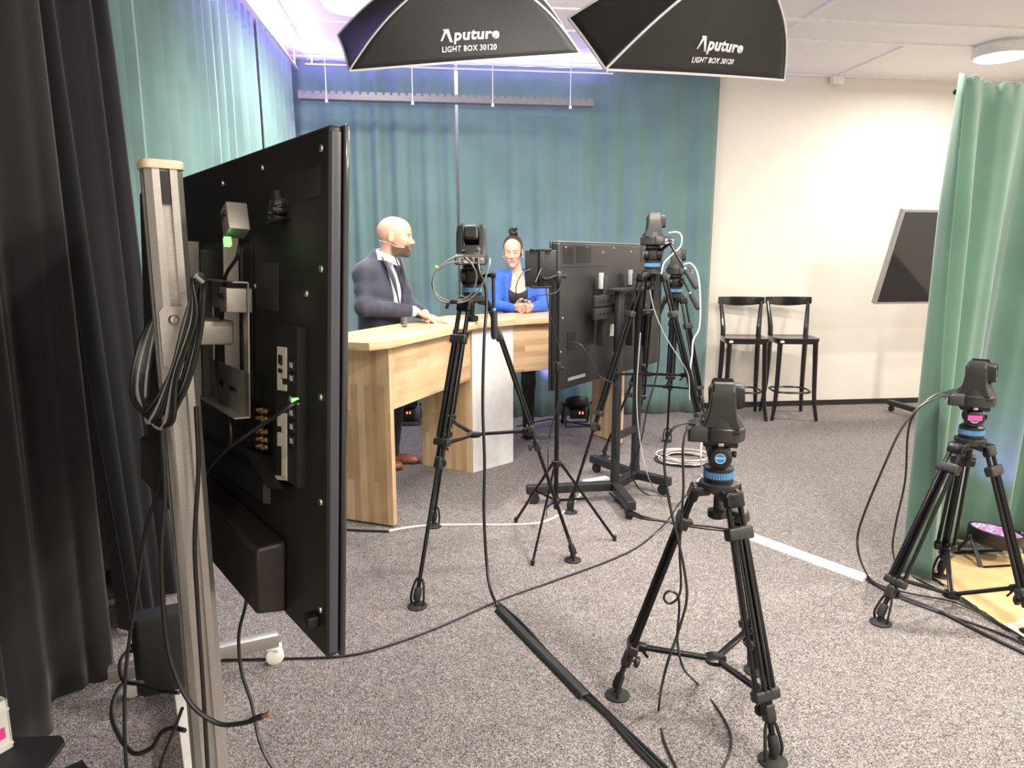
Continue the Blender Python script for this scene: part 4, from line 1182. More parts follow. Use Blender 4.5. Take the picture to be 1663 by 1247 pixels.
# ---------------------------------------------------------------- floor spotlights
def ledmat(name, ca, cb, es, sc):
    m = bpy.data.materials.new(name); m.use_nodes = True
    nt = m.node_tree; N = nt.nodes; L = nt.links; bb = N['Principled BSDF']
    tc = N.new('ShaderNodeTexCoord'); v = N.new('ShaderNodeTexVoronoi'); v.inputs['Scale'].default_value = sc
    L.new(tc.outputs['Object'], v.inputs['Vector'])
    r = N.new('ShaderNodeValToRGB'); r.color_ramp.interpolation = 'CONSTANT'
    e = r.color_ramp.elements; e[0].color = (*ca, 1); e[1].position = .62; e[1].color = (*cb, 1)
    sx = N.new('ShaderNodeSeparateColor'); L.new(v.outputs['Color'], sx.inputs['Color']); L.new(sx.outputs[0], r.inputs['Fac'])
    r2 = N.new('ShaderNodeValToRGB'); r2.color_ramp.elements[0].position = .25; r2.color_ramp.elements[0].color = (1, 1, 1, 1); r2.color_ramp.elements[1].position = .62; r2.color_ramp.elements[1].color = (.12, .12, .12, 1)
    L.new(v.outputs['Distance'], r2.inputs['Fac'])
    mx = N.new('ShaderNodeMix'); mx.data_type = 'RGBA'; mx.blend_type = 'MULTIPLY'; mx.inputs['Factor'].default_value = 1
    L.new(r.outputs['Color'], mx.inputs['A']); L.new(r2.outputs['Color'], mx.inputs['B'])
    L.new(mx.outputs['Result'], bb.inputs['Emission Color']); bb.inputs['Emission Strength'].default_value = es
    bb.inputs['Base Color'].default_value = (.1, .1, .1, 1)
    return m
LEDR = ledmat('led_face_pink_cyan', (1.0, .12, .45), (.25, .6, 1.0), 1.7, 60)
LEDV = ledmat('led_face_violet', (.55, .25, 1.0), (.35, .25, 1.0), 5.0, 55)
RLED = emat('red_display_digits', (1.0, .13, .04), 2.5)
def par(loc, nrm, R, label, face, hgt, bracket_ax, energy, col, rear=None):
    t = thing('floor_spotlight', label, 'spotlight', (loc[0], loc[1], 0), 0)
    c = Vector((loc[0], loc[1], hgt)); n = Vector(nrm).normalized(); ax = Vector(bracket_ax).normalized()
    b = MB(); b.lathe([(R * .5, -.085), (R * .80, -.075), (R * .97, -.05), (R, -.03), (R, 0), (R * .93, .004), (R * .90, -.008)], c, n, 36); b.build('housing', PLB, t, world=True)
    b = MB(); b.lathe([(R * .91, -.004), (R * .5, -.002), (.001, -.001)], c, n, 36); b.build('led_face', face, t, world=True)
    side = n.cross(ax).normalized(); dn = Vector((0, 0, -1)); fw = dn.cross(ax).normalized()
    for k, sp_ in ((1, .09), (-1, -.10)):
        b = MB()
        for sg in (-1, 1):
            p0 = c - n * .03 + ax * sg * (R + .012); p1_ = Vector((p0.x, p0.y, .006)) + fw * sp_
            b.bar(p0, p1_, .006, .022, up=ax)
        q0 = c + ax * (R + .012); q1 = c - ax * (R + .012)
        b.bar(Vector((q0.x, q0.y, .006)) + fw * sp_, Vector((q1.x, q1.y, .006)) + fw * sp_, .022, .006)
        b.build('bracket', BLK, t, world=True)
    for sg in (-1, 1):
        b = MB(); b.lathe([(.014, 0), (.016, .012), (.010, .018)], c - n * .03 + ax * sg * (R + .015), ax * sg, 12); b.build('knob', PLB, t, world=True)
    if rear:
        q, d_ = rear
        b = MB(); b.box(q, (.15, .05, .085), None, .006); b.build('rear_box', PLB, t, world=True)
        for k in range(2):
            b = MB(); b.box(Vector(q) + Vector((.012 + k * .028, -.026, .015)), (.013, .004, .020)); b.build('red_digit', RLED, t, world=True)
    l = lamp('spotlight_beam', 'SPOT', c + n * .02, energy, col, .06, target=c + n * 2 , angle=100)
    return t
q = G(1617, 868, .14)
par((q.x, q.y), (.12, .02, .99), .125, 'round floor spotlight glowing pink and cyan, behind the side tripod', LEDR, .165, (1, .12, 0), 16, (.50, .28, 1.0))
q = G(936, 690)
par((q.x, q.y), (-.05, .55, .83), .11, 'black floor spotlight casting violet on the teal curtain, under the mid-room television', LEDV, .24, (1, .12, 0), 90, (.45, .22, 1.0), ((q.x + .01, q.y - .06, .12), 0))
q = G(660, 688)
par((q.x, q.y), (-.1, .3, .92), .11, 'black floor spotlight with red digits, seen under the desk by the brown shoe', LEDV, .22, (1, .12, 0), 18, (.50, .25, 1.0), ((q.x + .01, q.y - .06, .11), 0))

# ---------------------------------------------------------------- thin stand with tablet
F_ = [G(838, 848), G(865, 918), G(998, 878)]
cx = (F_[0] + F_[1] + F_[2]) / 3; cx = Vector((.243, 3.74, 0))
ls = thing('light_stand', 'thin black three-legged stand holding the tablet before the mid-room television', 'stand', cx)
z1_ = P(903, 450, 3.74).z; zb = P(903, 772, 3.74).z; zc_ = P(903, 757, 3.74).z + .0; zlow = P(903, 812, 3.74).z
b = MB(); b.tube((cx.x, cx.y, zlow - .05), (cx.x, cx.y, P(903, 600, 3.74).z), .0125, n=12); b.build('lower_pole', BLKG, ls, world=True)
b = MB(); b.tube((cx.x, cx.y, P(903, 600, 3.74).z), (cx.x, cx.y, z1_), .0095, n=12); b.build('upper_pole', BLKG, ls, world=True)
b = MB(); b.lathe([(.017, 0), (.019, .01), (.019, .05), (.015, .06)], (cx.x, cx.y, P(903, 605, 3.74).z), n=14); b.lathe([(.005, 0), (.005, .025), (.012, .027), (.012, .036)], (cx.x, cx.y, P(903, 598, 3.74).z), (1, -.4, 0), 10); b.build('pole_clamp', PLB, ls, world=True)
b = MB(); b.lathe([(.024, 0), (.026, .005), (.026, .03), (.018, .034)], (cx.x, cx.y, zc_), n=16); b.lathe([(.022, 0), (.024, .005), (.024, .025), (.018, .03)], (cx.x, cx.y, zlow - .02), n=16); b.build('leg_collar', PLB, ls, world=True)
for f in F_:
    d = (f - cx); d.z = 0; R_ = d.length; d.normalize(); top = Vector((cx.x, cx.y, zc_ + .015)) + d * .025
    f = Vector((f.x, f.y, .012))
    b = MB(); b.bar(top, f, .009, .014); b.build('leg', BLKG, ls, world=True)
    m_ = top.lerp(f, .46)
    b = MB(); b.bar(Vector((cx.x, cx.y, zlow)) + d * .02, m_, .006, .012); b.build('brace', BLKG, ls, world=True)
    b = MB(); b.lathe([(.009, 0), (.011, .01), (.011, .03)], (f.x, f.y, 0), n=10); b.build('foot', RUB, ls, world=True)
# clamp arm + tablet
ta = P(880, 434, 3.80)
tb = thing('tablet', 'black tablet in a spring holder, beside the woman in blue', 'tablet', ta)
tx = Vector((1, .12, 0)).normalized(); ty = Vector((-.12, 1, 0)).normalized()
R = Matrix((tx, ty, Vector((0, 0, 1)))).transposed()
cT = P(878, 436, 3.80); b = MB(); b.box(cT, (.165, .010, .192), R, .004); b.build('tablet_body', PLB, tb, world=True)
b = MB(); b.box(cT + ty * .006, (.150, .002, .178), R); b.build('screen', SCR, tb, world=True)
hd_ = thing('tablet_holder', 'black spring clamp holder gripping the tablet from behind', 'holder', cT)
b = MB(); b.box(cT - ty * .014 + Vector((.004, 0, .0)), (.030, .014, .18), R, .003); b.build('spine', PLB, hd_, world=True)
for sg in (1, -1):
    b = MB(); zz = Vector((0, 0, sg * .098)); b.box(cT - ty * .006 + zz, (.115, .028, .012), R, .003)
    if sg > 0:
        for k in range(8): b.box(cT - ty * .021 + zz + tx * (k - 3.5) * .013 + Vector((0, 0, -.010)), (.004, .004, .020), R)
    b.box(cT + ty * .008 + zz - Vector((0, 0, sg * .006)) - tx * .045, (.016, .008, .02), R, .002); b.box(cT + ty * .008 + zz - Vector((0, 0, sg * .006)) + tx * .045, (.016, .008, .02), R, .002)
    b.build('jaw', PLB, hd_, world=True)
b = MB(); b.bar(cT - ty * .02 + Vector((-.03, 0, -.07)), cT - ty * .02 + Vector((0, 0, .0)), .006, .004); b.build('spring', CHR, hd_, world=True)
b = MB(); st_ = Vector((cx.x, cx.y, z1_)); b.path(catmull([cT - ty * .02 + Vector((.01, 0, -.05)), cT - ty * .05 + Vector((.03, 0, -.055)), st_ + Vector((0, -.01, .01))], 6), .010, 8)
b.lathe([(.014, -.03), (.018, -.02), (.018, .02), (.012, .03)], st_, (0, 0, 1), 14); b.lathe([(.006, 0), (.006, .03), (.012, .032), (.012, .042)], st_, (1, -.3, .1), 10); b.build('ball_joint', PLA, hd_, world=True)

# ---------------------------------------------------------------- power strips, box, board
b = MB(); q = G(968, 782, .02); b.box((q.x, q.y, .022), (.20, .055, .042), Matrix.Rotation(.5, 3, 'Z'), .006)
tag(b.build('power_strip', WHP), 'white power strip lying on the cart\'s base beside the posts', 'power strip')
a, c = G(1216, 868, .012), G(1408, 938, .012)
b = MB(); b.prism([(-.038, 0), (.038, 0), (.030, .016), (-.030, .016)], (a.x, a.y, 0), (Vector((c.y - a.y, -(c.x - a.x), 0))).normalized(), (0, 0, 1), (c - a).normalized(), (c - a).length)
tag(b.build('cable_cover', mat('white_cable_duct', (.82, .81, .76), .4)), 'long white cable duct lying straight on the carpet in mid floor', 'cable cover')
# the board and the box at the near corner
q = G(40, 1215, .36)
bd = thing('equipment_table', 'low black equipment table at the near corner carrying the white box', 'table', (q.x, q.y, 0))
zt2 = .36
pl = [G(-60, 1200, zt2), G(98, 1194, zt2), G(105, 1203, zt2), G(60, 1262, zt2), G(30, 1300, zt2), G(-80, 1300, zt2)]
flat(pl, zt2, zt2 - .012).build('board', mat('matt_black_board', (.02, .02, .021), .6), bd, world=True)
b = MB(); m0 = G(20, 1250, .2); b.box((m0.x - .08, m0.y - .02, .175), (.12, .12, .35), None, .01); b.build('pedestal', PLB, bd, world=True)
# white box
zA = zt2; p_f = G(19, 1190 + 42, zA)      # front corner
bx0 = G(22, 1205, zA)
bx = thing('storage_box', 'small white plastic box with a pink mark, standing on the black table', 'box', (bx0.x - .07, bx0.y - .05, zA))
hb_ = .13; w2_ = .14
R = Matrix.Rotation(-.45, 3, 'Z'); cb = Vector((bx0.x - .094, bx0.y - .045, zA))
b = MB()
for (dx, dy, sx_, sy_) in ((0, -.068, .17, .004), (0, .068, .17, .004), (-.083, 0, .004, .14), (.083, 0, .004, .14)):
    b.box(cb + R @ Vector((dx, dy, .002 + hb_ / 2)), (sx_, sy_, hb_), R)
b.box(cb + Vector((0, 0, .003)), (.166, .136, .004), R)
b.box(cb + R @ Vector((.0865, 0, hb_ * .82)), (.003, .142, .006), R); b.box(cb + R @ Vector((0, -.0715, hb_ * .82)), (.17, .003, .006), R); b.box(cb + R @ Vector((.0865, 0, .015)), (.003, .142, .006), R)
b.build('walls', mat('white_box_plastic', (.80, .80, .76), .35), bx, world=True)
b = MB(); b.box(cb + R @ Vector((.088, .045, .052)), (.0015, .02, .028), R); b.build('pink_mark', PINK, bx, world=True)
# black angular foot of gear beside it
g4 = [G(70, 1260, .10), G(82, 1240, .10), G(132, 1219, .10), G(145, 1238, .10), G(140, 1275, .10)]
tag(flat(g4, .07, .0).build('battery_charger', PLB), 'black wedge-shaped equipment foot on the carpet below the black table', 'equipment')

# ---------------------------------------------------------------- cables
# floor cables
def gp_(*pp, z=.006): return [G(x, y, z) for x, y in pp]
cable('floor_cable', 'thin black cable crossing the open carpet from the near stand to the back tripods', gp_((345, 1072), (430, 1070), (560, 1065), (640, 1045), (720, 1015), (815, 973), (900, 943), (990, 910), (1040, 885), (1080, 850), (1105, 815), (1128, 790)), .0045, CABK)
# camera A drop and its floor run
cable('camera_cable', 'black cable hanging from the tall middle camera down to the carpet', [P(776, 420, 3.36), P(779, 442, 3.32), P(790, 480, 3.32), P(786, 560, 3.25), P(784, 660, 3.2), P(787, 750, 3.15), P(786, 830, 3.1), P(790, 910, 3.05), P(796, 955, 2.99), G(808, 983, .008), G(822, 1000, .008)], .0075, CABK)
for k, (off, r) in enumerate(((0, .007), (9, .006), (-7, .006))):
    cable('floor_cable', ('black cable running thick towards the camera over the near carpet, middle of its bunch', 'black cable on the side of the near bunch closest to the nearest tripod', 'black cable on the side of the near bunch closest to the near television')[k],
          gp_((808 + off * .4, 980), (840 + off, 1015 - off * .2), (880 + off, 1058), (930 + off, 1108), (985 + off * .6, 1160 - k), (1030 + off, 1205), (1075 + off * 1.2, 1250), (1110 + off, 1290), z=.0075), r, CABK)
# gaffer tape over the bunch
b = MB(); ln = catmull(gp_((812, 986), (860, 1035), (915, 1090), (952, 1128), z=.016), 8); row0 = []; row1 = []; row2 = []; row3 = []
for i, q in enumerate(ln):
    d = (ln[min(i + 1, len(ln) - 1)] - ln[max(i - 1, 0)]).normalized(); s_ = Vector((-d.y, d.x, 0))
    row0.append(q + s_ * .028 - Vector((0, 0, .0145))); row1.append(q + s_ * .012); row2.append(q - s_ * .012); row3.append(q - s_ * .028 - Vector((0, 0, .0145)))
b.grid([row0, row1, row2, row3]); tag(b.build('gaffer_tape', mat('black_gaffer_tape', (.02, .02, .021), .55), solid=.0008), 'strip of black gaffer tape holding the near cable bunch to the carpet', 'tape')
# loop of cable at camera A
cable('camera_cable', 'pale glossy cable looped out beside the tall middle camera', [P(752, 415, 3.35), P(735, 419, 3.34), P(712, 436, 3.33), P(703, 460, 3.33), P(712, 486, 3.33), P(733, 492, 3.33), P(760, 487, 3.33), P(782, 465, 3.32), P(794, 432, 3.32), P(796, 420, 3.36)], .0045, CAGR)
cable('camera_cable', 'second grey cable looped beside the tall middle camera, inner ring', [P(752, 424, 3.36), P(728, 428, 3.35), P(708, 442, 3.345), P(702, 464, 3.345), P(716, 484, 3.345), P(740, 489, 3.345), P(764, 478, 3.345), P(774, 450, 3.34), P(766, 428, 3.34), P(756, 418, 3.34)], .004, CAGR)
b = MB(); q = P(709, 434, 3.335); b.box(q, (.02, .014, .014), Matrix.Rotation(.5, 3, 'Y'), .003); tag(b.build('cable_tie', mat('lime_tape', (.55, .75, .15), .5)), 'lime green tie around the looped cables at the middle camera', 'cable tie')
b = MB(); q = P(737, 490, 3.33); b.box(q, (.035, .022, .02), None, .005); b.box(q + Vector((-.03, 0, -.018)), (.014, .014, .03), Matrix.Rotation(.4, 3, 'Y'), .003); tag(b.build('cable_joiner', PLB), 'small black connector joining the looped cables at the middle camera', 'connector')
# black + white floor lines by the desk
cable('floor_cable', 'black cable on the carpet by the desk\'s near end panel', gp_((540, 858), (575, 861), (632, 863)), .008, CABK)
cable('floor_cable', 'white cable snaking over the carpet from the desk end to the power strip', gp_((628, 863), (660, 857), (700, 853), (760, 852), (830, 852), (880, 848), (915, 832), (935, 812), (950, 796), (965, 786)), .007, CAWH)
cable('floor_cable', 'black cable from the cart base to the white cable duct', gp_((990, 800), (1026, 830), (1060, 843), (1110, 850), (1170, 857), (1218, 869)), .007, CABK)
cable('floor_cable', 'second black cable beside the one running to the white cable duct', gp_((1000, 812), (1032, 838), (1075, 846), (1130, 856), (1190, 863), (1218, 870)), .005, CABK)
# white coil
pts = []; cc = G(1116, 748)
for i in range(90):
    a = i * .42; r = .19 + .035 * math.sin(i * .31)
    pts.append(Vector((cc.x + r * math.cos(a) + .02 * math.sin(i * .17), cc.y + r * .9 * math.sin(a), .007 + .0006 * i)))
pts += [G(1165, 700, .02), G(1170, 680, .02)]
cable('coiled_cable', 'white cable coiled on the carpet behind the nearest camera', pts, .0045, CAWH, k=3)
pts = []
for i in range(40):
    a = i * .42 + 1; r = .21 + .02 * math.sin(i * .5)
    pts.append(Vector((cc.x - .03 + r * math.cos(a), cc.y - .02 + r * .85 * math.sin(a), .006 + .0004 * i)))
cable('coiled_cable', 'black cable coiled under the white coil on the carpet', pts, .005, CABK, k=3)
# white cables at D and E
cable('camera_cable', 'thick white cable hanging in a wide bow beside the back tripods', [P(1108, 430, 5.2), P(1122, 428, 5.2), P(1133, 445, 5.2), P(1137, 480, 5.2), P(1136, 530, 5.2), P(1126, 552, 5.15), P(1124, 575, 5.1), P(1120, 620, 5.05), P(1132, 655, 5.0), P(1140, 690, 4.95), P(1138, 740, 4.8), G(1140, 770, .006), G(1132, 782, .006)], .006, CAWH)
cable('camera_cable', 'white cable curving from the topmost camera to its tripod head', [P(1086, 378, 4.36), P(1100, 377, 4.34), P(1107, 384, 4.33), P(1105, 400, 4.33), P(1090, 415, 4.33), P(1078, 428, 4.34), P(1074, 445, 4.34)], .004, CAWH)
cable('camera_cable', 'thin grey cable sloping between the back tripods down to the carpet', [P(1055, 470, 4.3), P(1063, 505, 4.28), P(1080, 545, 4.25), P(1105, 585, 4.2), P(1118, 610, 4.2), P(1120, 650, 4.15)], .0035, CAGR)
cable('camera_cable', 'black cable dangling beside the cart posts to the floor', [P(1078, 400, 4.38), P(1074, 440, 4.36), P(1072, 520, 4.36), P(1068, 600, 4.35), P(1052, 660, 4.35), P(1040, 720, 4.4), P(1026, 760, 4.5), P(1032, 785, 4.5), G(1052, 803, .006), G(1090, 806, .006)], .005, CABK)
cable('camera_cable', 'long grey cable from the cart posts swooping to the carpet by the nearest tripod', [P(1040, 540, 4.3), P(1034, 640, 4.2), P(1040, 720, 4.1), P(1055, 780, 4.0), G(1075, 810, .005), G(1095, 838, .005), G(1060, 870, .005), G(1020, 896, .005), G(990, 910, .005)], .0035, CAGR)
cable('camera_cable', 'thin black cable down the mid-room television back to its cart', [P(931, 556, 4.2), P(945, 562, 4.18), P(962, 590, 4.18), P(975, 612, 4.18), P(998, 625, 4.2), P(1006, 650, 4.25), P(1000, 700, 4.35), P(1002, 760, 4.42)], .0035, CABK)
cable('tablet_cable', 'thin black cable looping from the tablet past the woman\'s blue jacket', [P(862, 437, 3.78), P(848, 444, 3.76), P(838, 466, 3.74), P(841, 485, 3.74), P(850, 491, 3.74), P(870, 480, 3.72), P(892, 478, 3.72), P(905, 474, 3.72), P(912, 462, 3.73)], .0028, CABK)
cable('tablet_cable', 'thin black cable running down from the tablet holder to the stand\'s legs', [P(886, 460, 3.72), P(891, 500, 3.7), P(903, 545, 3.7), P(909, 580, 3.7), P(906, 650, 3.7), P(892, 710, 3.7), P(890, 750, 3.7), G(888, 838, .004)], .003, CABK)
# camera B cables
cable('camera_cable', 'black cable arching from the nearest camera and crossing behind its tripod leg', [P(1128, 690, 2.24), P(1112, 687, 2.22), P(1092, 697, 2.2), P(1080, 725, 2.2), P(1080, 770, 2.18), P(1090, 830, 2.15), P(1102, 880, 2.12), P(1112, 930, 2.1), P(1115, 975, 2.08), P(1100, 1030, 2.06), P(1080, 1090, 2.05), G(1070, 1150, .006), G(1078, 1200, .006), G(1100, 1250, .006), G(1120, 1290, .006)], .0045, CABK)
cable('camera_cable', 'second black cable falling from the nearest camera, with a small loop halfway down', [P(1126, 694, 2.25), P(1115, 700, 2.23), P(1109, 730, 2.2), P(1110, 790, 2.18), P(1106, 850, 2.16), P(1104, 900, 2.14), P(1106, 950, 2.12), P(1100, 972, 2.1), P(1086, 980, 2.1), P(1078, 970, 2.1), P(1086, 960, 2.1), P(1100, 966, 2.1), P(1103, 990, 2.1), P(1100, 1040, 2.1), P(1110, 1085, 2.1), G(1132, 1110, .006), G(1165, 1150, .006), G(1186, 1190, .006), G(1184, 1225, .006), G(1160, 1270, .006)], .004, CABK)
# camera C cables
cable('camera_cable', 'outer black cable bowing from the side camera down to the duct\'s end', [P(1545, 644, 2.93), P(1525, 645, 2.9), P(1492, 662, 2.88), P(1462, 700, 2.86), P(1432, 765, 2.85), P(1405, 830, 2.86), P(1393, 870, 2.88), P(1396, 905, 2.9), G(1412, 938, .008), G(1440, 960, .008), G(1500, 985, .008), G(1580, 1012, .008), G(1640, 1035, .008), G(1720, 1075, .008)], .005, CABK)
cable('camera_cable', 'inner black cable falling from the side camera along the green curtain edge', [P(1545, 638, 2.95), P(1522, 640, 2.93), P(1490, 665, 2.92), P(1475, 700, 2.95), P(1470, 780, 2.98), P(1455, 850, 3.0), P(1450, 895, 3.02), G(1462, 925, .008), G(1500, 945, .008), G(1560, 975, .008), G(1620, 1010, .012), G(1700, 1060, .012)], .0045, CABK)
cable('floor_cable', 'black cable leaving the white duct and passing under the side tripod', gp_((1404, 936), (1420, 948), (1450, 962), (1520, 990), (1590, 1025), (1663, 1060), (1720, 1090), z=.008), .007, CABK)
cable('floor_cable', 'thin black cable leaving the white duct nearest the tan rug', gp_((1404, 935), (1430, 950), (1480, 964), (1540, 975), (1580, 990), (1640, 1022), (1700, 1062), z=.013), .005, CABK)
# cables behind the desk along the curtain
cable('floor_cable', 'black cable lying along the teal curtain hem behind the desk', gp_((840, 692), (880, 683), (900, 681), (960, 690), (1000, 683)), .006, CABK)

# near stand cables
yy = pc_.y
CO = Vector((pc_.x, pc_.y, 0)) + nb * .0
hook = P(322, 452, yy - .07)
for k in range(7):
    j = k - 3
    a0_ = P(318 + 2 * j, 450 + abs(j), yy - .085 + .006 * k); lowx = 262 - 7 * j; lowy = 668 + 6 * (k % 3) - 3 * j
    pts = [a0_, P(312 - 3 * k + 6, 520, yy - .09 + .004 * k), P(288 - 2 * k, 610, yy - .10 + .004 * k), P(lowx - 6, lowy + 12, yy - .10 + .005 * k), P(222 + 3 * k, 660 - 3 * k, yy - .05 + .004 * k), P(214 + 5 * k, 615 - 2 * k, yy - .01 + .004 * k), P(232 + 3 * k, 545 + 3 * k, yy + .03), P(262, 500, yy + .05), P(305, 460, yy + .03), P(326 - j, 446, yy - .03), P(331 - k, 470, yy - .075 + .004 * k), P(326 - 2 * k, 540, yy - .085 + .004 * k), P(306 - 2 * k, 620, yy - .09 + .004 * k), P(276 - 2 * k, 682 - 2 * k, yy - .095 + .004 * k)]
    cable('coiled_cable', 'black cables wound in a hanging coil over the silver stand post', pts, .0042, (CABK, CABK, CAGR)[k % 3] if k % 3 == 2 else CABK, group='cable turns hung on the silver post')
b = MB(); b.tube(P(318, 447, yy - .10), P(330, 457, yy - .09), .006, n=10); tag(b.build('hook', CHR), 'small metal hook carrying the coil on the silver post', 'hook')
def np_(x, y, dy): return P(x, y, yy + dy)
cable('stand_cable', 'black cable with open brown plug end reaching past the silver post at the bottom', [np_(262, 690, -.05), np_(268, 800, -.06), np_(262, 900, -.07), np_(268, 1020, -.08), np_(283, 1090, -.09), np_(312, 1145, -.10), np_(355, 1175, -.11), np_(395, 1174, -.115), np_(412, 1168, -.12)], .005, CABK)
b = MB(); a = np_(404, 1171, -.118); c = np_(428, 1162, -.122); b.bar(a, c, .012, .010, bev=.003); 
plg = thing('cable_plug', 'black plug with bare brown end beside the silver post near the floor', 'plug', a)
b.build('plug_body', PLB, plg, world=True)
b = MB(); b.bar(c, np_(437, 1159, -.124), .010, .007); b.build('plug_tip', mat('copper_plug_tip', (.40, .17, .10), .4, .7), plg, world=True)
cable('stand_cable', 'black cable hanging from the near television\'s lower edge down to the carpet', [P(396, 930, 1.62), P(400, 975, 1.62), P(388, 1030, 1.62), P(392, 1090, 1.6), P(408, 1140, 1.58), P(418, 1190, 1.55), P(430, 1225, 1.52), P(452, 1260, 1.5)], .0042, CABK)
cable('stand_cable', 'black cable dropping left of the silver post into the tangle on the carpet', [np_(255, 640, .05), np_(262, 770, .05), np_(236, 860, .05), np_(222, 960, .05), np_(205, 1080, .04), np_(202, 1180, .03), np_(206, 1260, .02)], .004, CABK)
cable('stand_cable', 'black cable running straight down the front of the silver post', [np_(318, 660, -.06), np_(322, 760, -.06), np_(316, 880, -.07), np_(322, 1000, -.08), np_(330, 1120, -.09), np_(338, 1260, -.1)], .0045, CABK)
cable('stand_cable', 'black cable curling round the black media box on the silver stand', [np_(210, 1052, .35), np_(195, 1075, .3), np_(200, 1105, .25), np_(228, 1112, .2), np_(262, 1122, .15), np_(290, 1125, .1)], .0045, CABK)
cable('stand_cable', 'thick black cable looping on the carpet below the white castor', [np_(232, 1108, .3), np_(198, 1112, .25), np_(182, 1150, .2), np_(188, 1185, .15), np_(215, 1222, .1), np_(245, 1215, .1), np_(262, 1190, .1), np_(280, 1182, .08), np_(300, 1186, .05)], .0055, CABK)
cable('stand_cable', 'thin black cable slanting to the carpet beside the white floor beam', [np_(296, 1150, .0), np_(283, 1185, .02), np_(265, 1230, .04), np_(255, 1265, .04)], .004, CABK)
# near television signal lead
T1 = tvlocal(tv, 0.0)
def t1(px, py, dy): return RM[tv] @ T1(px, py, dy)
cable('signal_lead', 'black lead from the green-lit socket of the near television to its bracket', [t1(487, 650, .03), t1(470, 660, .06), t1(440, 680, .08), t1(400, 708, .09), t1(372, 728, .09), t1(345, 755, .08), t1(330, 778, .07), t1(332, 760, .06), t1(350, 735, .06), t1(372, 725, .06), t1(374, 690, .06), t1(362, 655, .06), t1(352, 600, .07), t1(356, 540, .08), t1(362, 500, .08), t1(366, 450, .08), t1(384, 420, .09), t1(388, 400, .09)], .0038, CABK)
b = MB(); q = t1(484, 651, .034); b.lathe([(.006, 0), (.006, .010)], q, (RM[tv].to_3x3() @ Vector((0, 1, 0))), 12); tag(b.build('plug_light', GRN), 'small green glowing plug in the near television\'s socket strip', 'plug')
